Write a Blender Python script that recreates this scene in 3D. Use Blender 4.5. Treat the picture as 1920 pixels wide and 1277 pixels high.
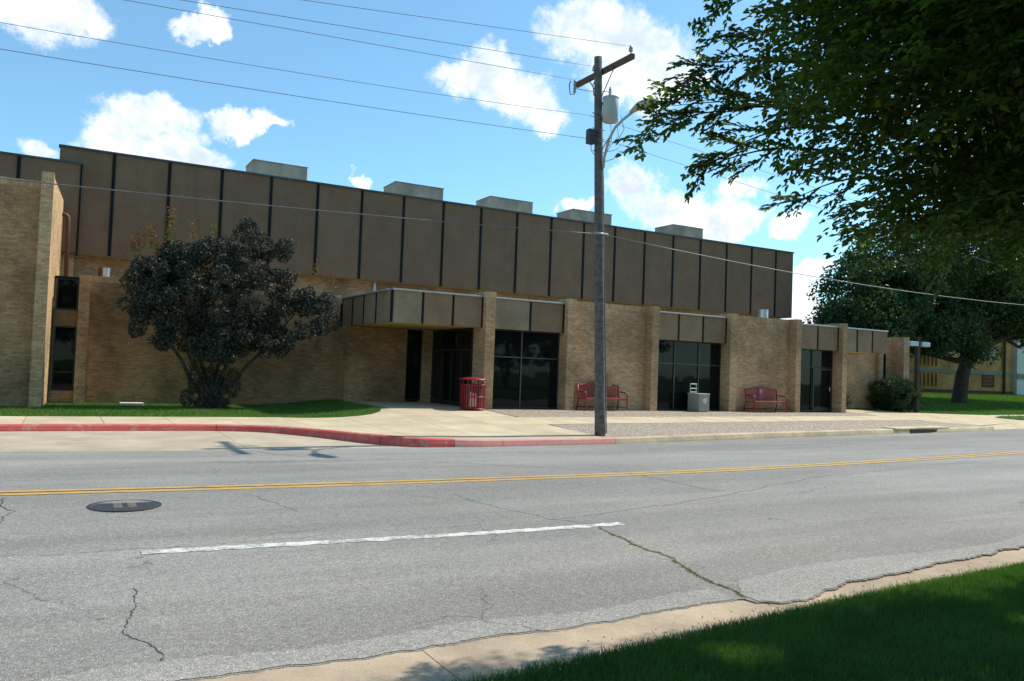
import bpy, math, random
import numpy as np
from mathutils import Vector, Matrix
random.seed(7); RNG = np.random.default_rng(11)
PI = math.pi
S = bpy.context.scene
COL = S.collection
for o in list(bpy.data.objects): bpy.data.objects.remove(o)

# ------------------------------------------------------------------ camera
cam_d = bpy.data.cameras.new('camera'); cam = bpy.data.objects.new('camera', cam_d); COL.objects.link(cam)
F_ = Vector((0.48636877, 0.87298699, 0.03659413)); R_ = Vector((0.8723056, -0.48754689, 0.03716143)); U_ = Vector((-0.0502828, -0.0138471, 0.99863902))
cam.matrix_world = Matrix(((R_.x, U_.x, -F_.x, 0), (R_.y, U_.y, -F_.y, 0), (R_.z, U_.z, -F_.z, 0), (0, 0, 0, 1)))
cam_d.sensor_width = 36; cam_d.lens = 28.41; cam_d.clip_start = .05; cam_d.clip_end = 3000
S.camera = cam

# ------------------------------------------------------------------ sun, sky, exposure
SUN_EL = 47.4; SUN_AZ = 88.4          # azimuth from +Y towards +X
a_, e_ = math.radians(SUN_AZ), math.radians(SUN_EL)
SUN = Vector((math.sin(a_)*math.cos(e_), math.cos(a_)*math.cos(e_), math.sin(e_)))
sd = bpy.data.lights.new('sun', 'SUN'); sd.energy = 5.0; sd.angle = math.radians(.55); sd.color = (1, .93, .81)
so = bpy.data.objects.new('sun', sd); COL.objects.link(so); so.rotation_euler = SUN.to_track_quat('Z', 'Y').to_euler()
S.view_settings.view_transform = 'Standard'; S.view_settings.look = 'None'
S.view_settings.exposure = 0.09; S.view_settings.gamma = 1; S.view_settings.use_curve_mapping = False
SKY_STRENGTH = .13

class NT:
    """small node helper"""
    def __init__(s, tree): s.t = tree; s.n = tree.nodes; s.l = tree.links
    def new(s, typ, **kw):
        nd = s.n.new(typ)
        for k, v in kw.items(): setattr(nd, k, v)
        return nd
    def put(s, sock, v):
        if hasattr(v, 'is_output') or isinstance(v, bpy.types.NodeSocket): s.l.new(v, sock)
        else: sock.default_value = v
    def math(s, op, a, b=None, c=None, clamp=False):
        nd = s.new('ShaderNodeMath', operation=op, use_clamp=clamp); s.put(nd.inputs[0], a)
        if b is not None: s.put(nd.inputs[1], b)
        if c is not None: s.put(nd.inputs[2], c)
        return nd.outputs[0]
    def vmath(s, op, a, b=None, scale=None):
        nd = s.new('ShaderNodeVectorMath', operation=op); s.put(nd.inputs[0], a)
        if b is not None: s.put(nd.inputs[1], b)
        if scale is not None: s.put(nd.inputs['Scale'], scale)
        return nd.outputs['Value'] if op in ('DOT_PRODUCT', 'LENGTH') else nd.outputs[0]
    def noise(s, vec, scale, detail=3, rough=.55, dist=0):
        nd = s.new('ShaderNodeTexNoise'); s.put(nd.inputs['Vector'], vec); nd.inputs['Scale'].default_value = scale
        nd.inputs['Detail'].default_value = detail; nd.inputs['Roughness'].default_value = rough; nd.inputs['Distortion'].default_value = dist
        return nd
    def ramp(s, fac, lo, hi, a=0., b=1.):
        nd = s.new('ShaderNodeMapRange', interpolation_type='SMOOTHSTEP'); s.put(nd.inputs[0], fac)
        nd.inputs[1].default_value = lo; nd.inputs[2].default_value = hi; nd.inputs[3].default_value = a; nd.inputs[4].default_value = b
        return nd.outputs[0]
    def mix(s, fac, a, b, mode='MIX'):
        nd = s.new('ShaderNodeMix', data_type='RGBA', blend_type=mode); s.put(nd.inputs[0], fac)
        for i, v in ((6, a), (7, b)):
            if isinstance(v, (tuple, list)): nd.inputs[i].default_value = (*v[:3], 1)
            else: s.l.new(v, nd.inputs[i])
        return nd.outputs[2]

world = bpy.data.worlds.new('World'); S.world = world; world.use_nodes = True
w = NT(world.node_tree); w.n.clear()
sky = w.new('ShaderNodeTexSky', sky_type='NISHITA'); sky.sun_disc = False
sky.sun_elevation = e_; sky.sun_rotation = a_; sky.altitude = 300; sky.air_density = 1.0; sky.dust_density = 0.6; sky.ozone_density = 1.5
gen = w.new('ShaderNodeTexCoord').outputs['Generated']
n1 = w.noise(gen, 9, 3).outputs['Color']; n2 = w.noise(gen, 34, 5, .62).outputs['Color']
d1 = w.vmath('SCALE', w.vmath('SUBTRACT', n1, (.5, .5, .5)), scale=.070)
d2 = w.vmath('SCALE', w.vmath('SUBTRACT', n2, (.5, .5, .5)), scale=.045)
dirn = w.vmath('ADD', gen, w.vmath('ADD', d1, d2))
CLOUDS = [(-1.9,20.4,3.66,2.0),(-4.2,20.6,2.42,1.7),(0.5,20.3,1.44,1.2),(6.9,21.2,1.89,0.81),(8.0,20.9,0.95,0.57),(4.4,14.9,3.2,1.64),(2.6,13.5,2.6,1.5),
 (6.1,12.9,3.57,1.34),(9.9,15.5,2.2,0.9),(12.3,15.3,1.4,0.42),(-1.8,12.6,1.41,0.88),(26.3,20.2,3.05,1.65),(28.8,19.1,3.25,1.92),(30.8,17.8,2.18,1.23),
 (34.4,23.1,3.82,2.50),(37.1,21.4,4.15,2.37),(38.5,19.5,3.81,1.72),(37.0,13.0,2.3,1.5),(40.1,11.4,4.1,1.6),(43.0,10.9,3.12,1.62),(47.4,10.0,1.5,0.8),
 (44.5,13.0,1.9,1.0),(33.3,11.6,1.41,0.66),(49.0,6.5,1.5,0.9),(49.0,4.6,1.65,1.42),(18.6,13.2,0.62,0.5),(16.7,12.4,1.00,0.24),
 (60,18,5,2.6),(66,9,6,2),(80,24,6,3),(95,12,7,2.5),(115,20,5,3),(140,14,7,3),(165,25,6,3),(190,11,7,2.4),(215,19,6,3),(240,13,6,2.4),(262,24,6,3),(285,12,7,2.2),(305,21,5,2.6),(330,14,6,2.4),(345,24,4,2)]
mask = None
for az, el, ra, rb in CLOUDS:
    A, E = math.radians(az), math.radians(el); ra = math.radians(ra*.95); rb = math.radians(rb*.95)
    rt = (math.cos(A)/ra, -math.sin(A)/ra, 0)
    up = (-math.sin(E)*math.sin(A)/rb, -math.sin(E)*math.cos(A)/rb, math.cos(E)/rb)
    u = w.vmath('DOT_PRODUCT', dirn, rt); v = w.vmath('DOT_PRODUCT', dirn, up)
    q = w.math('MULTIPLY_ADD', v, v, w.math('MULTIPLY', u, u)); m = w.math('SUBTRACT', 1.0, q)
    mask = m if mask is None else w.math('SMOOTH_MAX', mask, m, .25)
fine = w.noise(gen, 60, 5, .65).outputs['Fac']
mask2 = w.math('ADD', mask, w.math('MULTIPLY', w.math('SUBTRACT', fine, .5), 1.5))
alpha = w.ramp(mask2, -.32, .85)
mid = w.noise(w.vmath('ADD', gen, (0, 0, .012)), 16, 4, .6).outputs['Fac']
shade = w.math('MULTIPLY', w.ramp(mask, .15, .85), w.ramp(mid, .40, .64))
ccol = w.mix(shade, (8.6, 8.8, 9.0), (5.5, 6.4, 7.1))
skyc = w.mix(1.0, sky.outputs[0], (.88, 1.33, 1.43), 'MULTIPLY')
skyc = w.mix(.08, skyc, (6, 9, 9.8))
bg = w.new('ShaderNodeBackground'); bg.inputs['Strength'].default_value = SKY_STRENGTH
w.l.new(w.mix(alpha, skyc, ccol), bg.inputs['Color'])
w.l.new(bg.outputs[0], w.new('ShaderNodeOutputWorld').inputs['Surface'])

# ------------------------------------------------------------------ materials
MATS = {}
def material(name, rough=.8, spec=.3, metal=0):
    m = bpy.data.materials.new(name); m.use_nodes = True; t = NT(m.node_tree)
    b = m.node_tree.nodes['Principled BSDF']; b.inputs['Roughness'].default_value = rough
    b.inputs['Specular IOR Level'].default_value = spec; b.inputs['Metallic'].default_value = metal
    MATS[name] = m; return m, t, b
def pos(t): return t.new('ShaderNodeNewGeometry').outputs['Position']
def bump(t, b, h, strength, dist):
    n = t.new('ShaderNodeBump'); n.inputs['Strength'].default_value = strength; n.inputs['Distance'].default_value = dist
    t.l.new(h, n.inputs['Height']); t.l.new(n.outputs[0], b.inputs['Normal'])
def simple(name, c, rough=.7, spec=.3, metal=0, var=.15, scale=6, rnd=0., bmp=0, bscale=60):
    m, t, b = material(name, rough, spec, metal)
    P = pos(t); f = t.noise(P, scale, 5, .6).outputs['Fac']
    k = t.ramp(f, .25, .75, 1-var, 1+var)
    if rnd:
        oi = t.new('ShaderNodeObjectInfo').outputs['Random']
        k = t.math('MULTIPLY', k, t.math('MULTIPLY_ADD', oi, 2*rnd, 1-rnd))
    col = t.mix(1.0, c, t.new('ShaderNodeCombineColor').outputs[0], 'MULTIPLY')
    cc = t.n[-1] if False else None
    for nd in t.n:
        if nd.bl_idname == 'ShaderNodeCombineColor':
            for i in range(3): t.l.new(k, nd.inputs[i])
    t.l.new(col, b.inputs['Base Color'])
    if bmp: bump(t, b, t.noise(P, bscale, 4, .6).outputs['Fac'], bmp, .01)
    return m

def stucco(name, c, rnd, var):
    m, t, b = material(name, .93, .15); P = pos(t)
    mp = t.new('ShaderNodeMapping'); mp.inputs['Scale'].default_value = (5, 5, .35); t.l.new(P, mp.inputs[0])
    streak = t.ramp(t.noise(mp.outputs[0], 1.0, 5, .65).outputs['Fac'], .45, .80, 1.02, .90)
    blot = t.ramp(t.noise(P, 1.3, 6, .65).outputs['Fac'], .28, .75, 1+var, 1-var); grain = t.ramp(t.noise(P, 38, 3, .7).outputs['Fac'], .3, .7, .86, 1.14)
    oi = t.new('ShaderNodeObjectInfo').outputs['Random']
    k = t.math('MULTIPLY', t.math('MULTIPLY', streak, blot), t.math('MULTIPLY', grain, t.math('MULTIPLY_ADD', oi, 2*rnd, 1-rnd)))
    cc = t.new('ShaderNodeCombineColor'); [t.l.new(k, cc.inputs[i]) for i in range(3)]
    rust = t.ramp(t.noise(P, 1.9, 2, .5).outputs['Fac'], .74, .80, 0, .35)
    t.l.new(t.mix(rust, t.mix(1., c, cc.outputs[0], 'MULTIPLY'), (.17, .085, .055)), b.inputs['Base Color'])
    bump(t, b, t.noise(P, 110, 4, .7).outputs['Fac'], .6, .012)
def brick_mat(name, rowlock=False, tint=(1, 1, 1), stain=(1.12, .66)):
    m, t, b = material(name, .9, .2)
    g = t.new('ShaderNodeNewGeometry'); P = g.outputs['Position']; N = g.outputs['Normal']
    sp = t.new('ShaderNodeSeparateXYZ'); t.l.new(P, sp.inputs[0]); sn = t.new('ShaderNodeSeparateXYZ'); t.l.new(N, sn.inputs[0])
    side = t.math('GREATER_THAN', t.math('ABSOLUTE', sn.outputs[0]), .7)
    uu = t.new('ShaderNodeMix', data_type='FLOAT'); t.l.new(side, uu.inputs[0]); t.l.new(sp.outputs[0], uu.inputs[2]); t.l.new(sp.outputs[1], uu.inputs[3])
    cv = t.new('ShaderNodeCombineXYZ')
    if rowlock:
        t.l.new(uu.outputs[0], cv.inputs[0]); cv.inputs[1].default_value = .1
    else:
        t.l.new(uu.outputs[0], cv.inputs[0]); t.l.new(sp.outputs[2], cv.inputs[1])
    bt = t.new('ShaderNodeTexBrick'); t.l.new(cv.outputs[0], bt.inputs['Vector'])
    bt.inputs['Scale'].default_value = 1; bt.inputs['Mortar Size'].default_value = .006; bt.inputs['Mortar Smooth'].default_value = .3
    bt.inputs['Brick Width'].default_value = .072 if rowlock else .205; bt.inputs['Row Height'].default_value = .6 if rowlock else .0675
    bt.inputs['Bias'].default_value = -.1
    T = lambda c: tuple(a*k for a, k in zip(c, tint))
    bt.inputs['Color1'].default_value = (*T((.57, .38, .205)), 1); bt.inputs['Color2'].default_value = (*T((.39, .235, .12)), 1); bt.inputs['Mortar'].default_value = (*T((.37, .285, .19)), 1)
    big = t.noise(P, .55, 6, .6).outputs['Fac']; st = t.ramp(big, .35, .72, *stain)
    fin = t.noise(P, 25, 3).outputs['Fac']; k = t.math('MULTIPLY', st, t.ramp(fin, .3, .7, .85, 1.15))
    cc = t.new('ShaderNodeCombineColor'); [t.l.new(k, cc.inputs[i]) for i in range(3)]
    # grime near the ground and odd blotches
    c = t.mix(1.0, bt.outputs['Color'], cc.outputs[0], 'MULTIPLY')
    t.l.new(c, b.inputs['Base Color'])
    h = t.math('SUBTRACT', t.math('MULTIPLY', t.noise(P, 60, 4).outputs['Fac'], .35), bt.outputs['Fac'])
    bump(t, b, h, .7, .012)
    return m
brick_mat('brick_tan'); brick_mat('brick_rowlock', True)
brick_mat('brick_dark_blotchy', tint=(.84, .78, .72), stain=(1.15, .48))  # overall darker brick tint plus heavier stain blotches, left and alcove walls
brick_mat('brick_yellow', tint=(1.05, .86, .58))

def foliage(name, dark, light, transl=.25, rough=.5, spec=.35, tcol=None, scale=1.2):
    m = bpy.data.materials.new(name); m.use_nodes = True; t = NT(m.node_tree); b = m.node_tree.nodes['Principled BSDF']
    P = pos(t); f = t.noise(P, scale, 4, .6).outputs['Fac']; isl = t.new('ShaderNodeNewGeometry').outputs['Random Per Island']
    k = t.math('ADD', t.math('MULTIPLY', t.ramp(f, .3, .7), .5), t.math('MULTIPLY', isl, .5))
    c = t.mix(k, dark, light); t.l.new(c, b.inputs['Base Color']); b.inputs['Roughness'].default_value = rough; b.inputs['Specular IOR Level'].default_value = spec
    tr = t.new('ShaderNodeBsdfTranslucent'); t.l.new(t.mix(1., c, tcol or (1.6, 1.9, .7), 'MULTIPLY'), tr.inputs['Color'])
    mx = t.new('ShaderNodeMixShader'); mx.inputs[0].default_value = transl
    t.l.new(b.outputs[0], mx.inputs[1]); t.l.new(tr.outputs[0], mx.inputs[2])
    t.l.new(mx.outputs[0], t.n['Material Output'].inputs['Surface'])
    MATS[name] = m; return m
foliage('leaf_near', (.024, .052, .016), (.13, .18, .036), .48, .45, .35, scale=2.5)
foliage('leaf_far', (.018, .042, .013), (.055, .105, .026), .22, .5, .35, scale=.5)
foliage('leaf_purple', (.018, .036, .026), (.080, .078, .060), .10, .6, .2, (1.3, 1.0, .9))
foliage('weed_dry', (.13, .13, .03), (.24, .22, .07), .3, .6)
foliage('leaf_young', (.06, .11, .02), (.14, .18, .04), .4, .5)
foliage('flower_red', (.16, .015, .02), (.28, .04, .03), .3, .6)
foliage('leaf_shrub', (.014, .035, .014), (.045, .085, .03), .15, .6, .2)
foliage('grass_near', (.034, .095, .022), (.105, .19, .042), .30, .5, .25, scale=1.2)
foliage('grass_far', (.070, .15, .025), (.13, .22, .045), .25, .6, .2, scale=.8)

def asphalt(name='asphalt', gain=1.):
    m, t, b = material(name, .85, .25); P = pos(t)
    sp = t.new('ShaderNodeSeparateXYZ'); t.l.new(P, sp.inputs[0])
    v = t.new('ShaderNodeTexVoronoi'); t.l.new(P, v.inputs['Vector']); v.inputs['Scale'].default_value = 140
    st = t.new('ShaderNodeSeparateColor'); t.l.new(v.outputs['Color'], st.inputs[0])
    stone = t.ramp(st.outputs[0], .0, 1., .76, 1.20); bright = t.ramp(st.outputs[1], .91, .99, 0, 1.0)
    v2 = t.new('ShaderNodeTexVoronoi'); t.l.new(P, v2.inputs['Vector']); v2.inputs['Scale'].default_value = 38
    s2 = t.new('ShaderNodeSeparateColor'); t.l.new(v2.outputs['Color'], s2.inputs[0])
    k2 = t.ramp(s2.outputs[0], 0, 1, .88, 1.12)
    mp = t.new('ShaderNodeMapping'); mp.inputs['Scale'].default_value = (.12, 1, 1); t.l.new(P, mp.inputs[0])
    lane = t.noise(mp.outputs[0], .9, 5, .6).outputs['Fac']; lanek = t.ramp(lane, .3, .72, .80, 1.12)
    blo = t.ramp(t.noise(P, .35, 6, .62).outputs['Fac'], .3, .75, 1.05, .92)
    k = t.math('MULTIPLY', t.math('MULTIPLY', stone, k2), t.math('MULTIPLY', lanek, blo)); k = t.math('ADD', k, bright)
    dirt = t.ramp(t.noise(mp.outputs[0], 1.7, 5, .6).outputs['Fac'], .52, .74, 0, .40)
    base = t.mix(dirt, tuple(gain*q for q in (.268, .255, .232)), tuple(gain*q for q in (.33, .300, .235)))
    cc = t.new('ShaderNodeCombineColor'); [t.l.new(k, cc.inputs[i]) for i in range(3)]
    c = t.mix(1., base, cc.outputs[0], 'MULTIPLY')
    # wandering hairline cracks
    wv = t.vmath('ADD', P, t.vmath('SCALE', t.noise(P, 1.6, 4).outputs['Color'], scale=.9))
    cr = t.new('ShaderNodeTexVoronoi', feature='DISTANCE_TO_EDGE'); t.l.new(wv, cr.inputs['Vector']); cr.inputs['Scale'].default_value = .32
    cf = t.math('MULTIPLY', t.ramp(cr.outputs['Distance'], .0, .006, 1, 0), t.ramp(t.noise(P, .5, 2).outputs['Fac'], .52, .60))
    c = t.mix(t.math('MULTIPLY', cf, .55), c, (.05, .048, .045))
    t.l.new(c, b.inputs['Base Color'])
    bump(t, b, v.outputs['Distance'], .55, .006); return m
asphalt(); asphalt('asphalt_light', 1.25)
def concrete(name, c, speck=.06, dirt=.2):
    m, t, b = material(name, .88, .2); P = pos(t)
    oi = t.new('ShaderNodeObjectInfo').outputs['Random']
    k = t.math('MULTIPLY', t.ramp(t.noise(P, 1.1, 6, .65).outputs['Fac'], .28, .75, 1+.5*dirt, 1-dirt), t.ramp(t.noise(P, 90, 2).outputs['Fac'], .3, .7, 1-speck, 1+speck))
    k = t.math('MULTIPLY', k, t.math('MULTIPLY_ADD', oi, .10, .95))
    cc = t.new('ShaderNodeCombineColor'); [t.l.new(k, cc.inputs[i]) for i in range(3)]
    spot = t.ramp(t.noise(P, 6, 3, .7).outputs['Fac'], .70, .78, 0, .35)
    t.l.new(t.mix(spot, t.mix(1., c, cc.outputs[0], 'MULTIPLY'), (.16, .14, .11)), b.inputs['Base Color'])
    bump(t, b, t.noise(P, 120, 3).outputs['Fac'], .25, .004); return m
concrete('concrete_walk', (.55, .45, .30)); concrete('concrete_gutter', (.46, .36, .255), .12, .3)
concrete('concrete_bay', (.46, .385, .28), .06, .22); concrete('concrete_curb', (.58, .46, .30), .08, .3)
concrete('concrete_roof_box', (.37, .33, .26), .08, .35); concrete('concrete_pale', (.62, .61, .57), .05, .12); concrete('concrete_bin', (.36, .33, .27), .12, .12)
def aggregate():
    m, t, b = material('pebble_aggregate', .8, .3); P = pos(t)
    v = t.new('ShaderNodeTexVoronoi'); t.l.new(P, v.inputs['Vector']); v.inputs['Scale'].default_value = 26
    s = t.new('ShaderNodeSeparateColor'); t.l.new(v.outputs['Color'], s.inputs[0])
    c = t.mix(s.outputs[0], (.21, .155, .105), (.52, .41, .30)); c = t.mix(t.ramp(s.outputs[1], .75, .95), c, (.62, .57, .50))
    c = t.mix(t.ramp(v.outputs['Distance'], .45, .75, 0, .7), c, (.13, .11, .09)); t.l.new(c, b.inputs['Base Color'])
    bump(t, b, t.math('MULTIPLY', v.outputs['Distance'], -1.), .8, .02); return m
aggregate()
def worn_paint(name, c, under, wear=.5, sc=5, soft=.12):
    m, t, b = material(name, .7, .3); P = pos(t)
    f = t.math('ADD', t.math('MULTIPLY', t.noise(P, sc, 6, .7).outputs['Fac'], .6), t.math('MULTIPLY', t.noise(P, 70, 3, .7).outputs['Fac'], .4))
    k = t.ramp(f, wear-soft/2, wear+soft/2); t.l.new(t.mix(k, c, under), b.inputs['Base Color'])
    bump(t, b, t.noise(P, 80, 3).outputs['Fac'], .3, .004); return m
worn_paint('paint_yellow', (.56, .34, .08), (.33, .26, .15), .53); worn_paint('paint_white', (.66, .66, .62), (.29, .285, .27), .505, 6, .10)
worn_paint('paint_white_faded', (.38, .38, .365), (.26, .26, .25), .48); worn_paint('paint_red_curb', (.58, .10, .085), (.50, .30, .23), .56, 4, .08)
worn_paint('paint_red_pink', (.64, .24, .21), (.50, .36, .28), .53, 5, .12)
simple('soil', (.075, .085, .035), .95, .1, var=.3, scale=3, bmp=.5)
simple('grass_ground', (.060, .12, .025), .95, .1, var=.35, scale=5, bmp=.6)
simple('joint_dark', (.07, .06, .05), .95, .1)
simple('crack_filler', (.085, .080, .074), .9, .2, var=.4, scale=20)
stucco('stucco_upper', (.205, .132, .082), .06, .10)
stucco('stucco_fascia', (.24, .165, .103), .12, .14)
stucco('stucco_fascia_grey', (.262, .208, .138), .03, .20)
simple('batten_dark', (.008, .012, .013), .7, .15); simple('coping_metal', (.36, .40, .42), .45, .5, .5); simple('coping_teal', (.05, .075, .08), .5, .4)
simple('soffit_paint', (.52, .41, .15), .8, .2, var=.08); simple('spandrel', (.22, .165, .085), .8, .2)
simple('frame_bronze', (.03, .032, .032), .4, .5, .3); simple('frame_alu', (.085, .095, .10), .4, .5, .5); simple('roof_gravel', (.28, .26, .23), .95, .1)
simple('pipe_brown', (.10, .042, .03), .6, .4); simple('galvanised', (.55, .57, .58), .35, .5, .7)
simple('bench_red', (.33, .011, .018), .38, .5, var=.06); simple('bin_red', (.28, .009, .014), .4, .5, var=.06)
simple('emblem_grey', (.33, .26, .27), .5, .4); simple('emblem_pale', (.55, .55, .52), .5, .4); simple('liner_pale', (.62, .50, .46), .7, .3)
simple('chrome', (.75, .76, .77), .18, .6, .9)
simple('pole_wood', (.135, .125, .115), .9, .15, var=.4, scale=9, bmp=.7, bscale=50); simple('arm_wood', (.125, .085, .065), .85, .2, var=.25)
simple('transformer_grey', (.42, .44, .43), .45, .5, var=.08); simple('lamp_grey', (.40, .40, .36), .5, .4, var=.08); simple('porcelain', (.30, .33, .34), .3, .5)
simple('steel_dark', (.05, .05, .052), .5, .4, .4); simple('wire_dark', (.15, .15, .16), .6, .3); simple('wire_sunlit', (.26, .26, .25), .6, .4, .3)
simple('porcelain_white', (.8, .8, .78), .6, .3); simple('box_tan', (.42, .27, .12), .8, .2, var=.2); simple('iron_cover', (.06, .06, .062), .55, .5, .4, var=.25, scale=20, bmp=.4)
simple('iron_worn', (.26, .21, .16), .6, .4, .2, var=.3, scale=30)
simple('bark', (.075, .060, .048), .95, .1, var=.35, scale=8, bmp=.9, bscale=25); simple('bark_pale', (.16, .12, .09), .9, .15, var=.3, scale=10, bmp=.5)
simple('mulch', (.12, .075, .05), .95, .1, var=.3, scale=15, bmp=.8); simple('edging', (.33, .22, .16), .9, .1)
simple('band_blue', (.22, .215, .19), .8, .2); simple('roof_pink', (.55, .40, .37), .9, .1); simple('wall_pale', (.62, .58, .52), .9, .1, var=.1)
simple('sign_post', (.055, .042, .036), .8, .2, var=.2); simple('floodlight', (.34, .42, .45), .4, .5, .3); simple('foundation', (.14, .05, .035), .9, .2)
simple('lens_amber', (.42, .36, .26), .25, .5)
def glass():
    m, t, b = material('dark_glass', .03, .22); b.inputs['Base Color'].default_value = (.006, .007, .008, 1)
    P = pos(t); bump(t, b, t.noise(P, 1.3, 1).outputs['Fac'], .12, .03); return m
glass()

# ------------------------------------------------------------------ object helpers
def link(name, me, mat=None, parent=None):
    o = bpy.data.objects.new(name, me); COL.objects.link(o)
    if mat and me is not None and len(me.materials) == 0: me.materials.append(MATS[mat])
    if parent: o.parent = parent
    return o
def tag(o, label=None, cat=None, group=None, kind=None):
    if label: o['label'] = label
    if cat: o['category'] = cat
    if group: o['group'] = group
    if kind: o['kind'] = kind
    return o
def empty(name, loc=(0, 0, 0), rz=0):
    o = bpy.data.objects.new(name, None); COL.objects.link(o); o.location = loc; o.rotation_euler = (0, 0, rz); o.empty_display_size = .2; return o
class MB:
    def __init__(s): s.v = []; s.f = []
    def box(s, x0, x1, y0, y1, z0, z1):
        n = len(s.v); s.v += [(x0,y0,z0),(x1,y0,z0),(x1,y1,z0),(x0,y1,z0),(x0,y0,z1),(x1,y0,z1),(x1,y1,z1),(x0,y1,z1)]
        s.f += [tuple(n+i for i in q) for q in ((0,3,2,1),(4,5,6,7),(0,1,5,4),(1,2,6,5),(2,3,7,6),(3,0,4,7))]; return s
    def tube(s, pts, rad, n=8, cap=True):
        pts = [Vector(p) for p in pts]; rad = rad if isinstance(rad, (list, tuple)) else [rad]*len(pts)
        base = len(s.v); ref = Vector((0, 0, 1))
        for i, p in enumerate(pts):
            d = (pts[min(i+1, len(pts)-1)] - pts[max(i-1, 0)]).normalized()
            if i == 0: a = d.cross(ref if abs(d.z) < .9 else Vector((1, 0, 0))).normalized()
            else: a = (a-d*a.dot(d)).normalized()
            b = d.cross(a).normalized()
            for k in range(n):
                t = 2*PI*k/n; q = p + (a*math.cos(t) + b*math.sin(t))*rad[i]; s.v.append(tuple(q))
        for i in range(len(pts)-1):
            for k in range(n):
                k2 = (k+1) % n; s.f.append((base+i*n+k, base+i*n+k2, base+(i+1)*n+k2, base+(i+1)*n+k))
        if cap:
            s.f.append(tuple(base+k for k in range(n))[::-1]); e = base+(len(pts)-1)*n; s.f.append(tuple(e+k for k in range(n)))
        return s
    def lathe(s, prof, c, n=20):
        """prof: (r, z) pairs, about the vertical through c"""
        base = len(s.v)
        for r, z in prof:
            for k in range(n): t = 2*PI*k/n; s.v.append((c[0]+r*math.cos(t), c[1]+r*math.sin(t), c[2]+z))
        for i in range(len(prof)-1):
            for k in range(n):
                k2 = (k+1) % n; s.f.append((base+i*n+k, base+i*n+k2, base+(i+1)*n+k2, base+(i+1)*n+k))
        s.f.append(tuple(base+k for k in range(n))[::-1]); e = base+(len(prof)-1)*n; s.f.append(tuple(e+k for k in range(n)))
        return s
    def mesh(s, name):
        me = bpy.data.meshes.new(name); me.from_pydata(s.v, [], s.f); me.update(); return me
    def build(s, name, mat, parent=None, smooth=False, bevel=0):
        me = s.mesh(name)
        if smooth:
            me.polygons.foreach_set('use_smooth', [True]*len(me.polygons))
        o = link(name, me, mat, parent)
        if smooth: me.shade_smooth() if False else None
        if bevel:
            md = o.modifiers.new('bevel', 'BEVEL'); md.width = bevel; md.segments = 2; md.limit_method = 'ANGLE'
        return o
def box(name, mat, parent, *a, bevel=0): return MB().box(*a).build(name, mat, parent, bevel=bevel)
def np_obj(name, V, F, mat, parent=None, smooth=False):
    me = bpy.data.meshes.new(name); V = np.asarray(V, np.float32); F = np.asarray(F, np.int32)
    me.vertices.add(len(V)); me.vertices.foreach_set('co', V.ravel())
    k = F.shape[1]; me.loops.add(F.size); me.loops.foreach_set('vertex_index', F.ravel())
    me.polygons.add(len(F)); me.polygons.foreach_set('loop_start', np.arange(0, F.size, k, dtype=np.int32))
    me.update(calc_edges=True); me.validate()
    return link(name, me, mat, parent)
def rnd_unit(n):
    v = RNG.normal(size=(n, 3)); return v/np.linalg.norm(v, axis=1)[:, None]
def leaf_quads(P, length, width, droop=.0, dirs=None):
    """diamond leaves with a fold at P (n,3)"""
    n = len(P); d = rnd_unit(n) if dirs is None else dirs + .5*rnd_unit(n)
    d[:, 2] -= droop; d /= np.linalg.norm(d, axis=1)[:, None]
    r = rnd_unit(n); s = np.cross(d, r); s /= np.linalg.norm(s, axis=1)[:, None]+1e-9; nn = np.cross(s, d)
    L = length*RNG.uniform(.65, 1.2, n)[:, None]; W = width*RNG.uniform(.7, 1.15, n)[:, None]
    base = P; tip = P+d*L; a = P+d*L*.45+s*W*.5+nn*W*.13; b = P+d*L*.45-s*W*.5+nn*W*.13
    V = np.stack([base, a, tip, b], 1).reshape(-1, 3); F = np.arange(4*n).reshape(n, 4); return V, F
def interp(tab):
    xs = np.array([p[0] for p in tab], float); ys = np.array([p[1] for p in tab], float)
    m = np.gradient(ys, xs)
    def f(x):
        x = np.asarray(x, float); i = np.clip(np.searchsorted(xs, x)-1, 0, len(xs)-2)
        h = xs[i+1]-xs[i]; t = (x-xs[i])/h; t = np.clip(t, 0, 1)
        r = (2*t**3-3*t**2+1)*ys[i]+(t**3-2*t**2+t)*h*m[i]+(-2*t**3+3*t**2)*ys[i+1]+(t**3-t**2)*h*m[i+1]
        return float(r) if r.ndim == 0 else r
    return f
def lin(tab):
    xs = [p[0] for p in tab]; ys = [p[1] for p in tab]
    return lambda x: np.interp(x, xs, ys)

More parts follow.
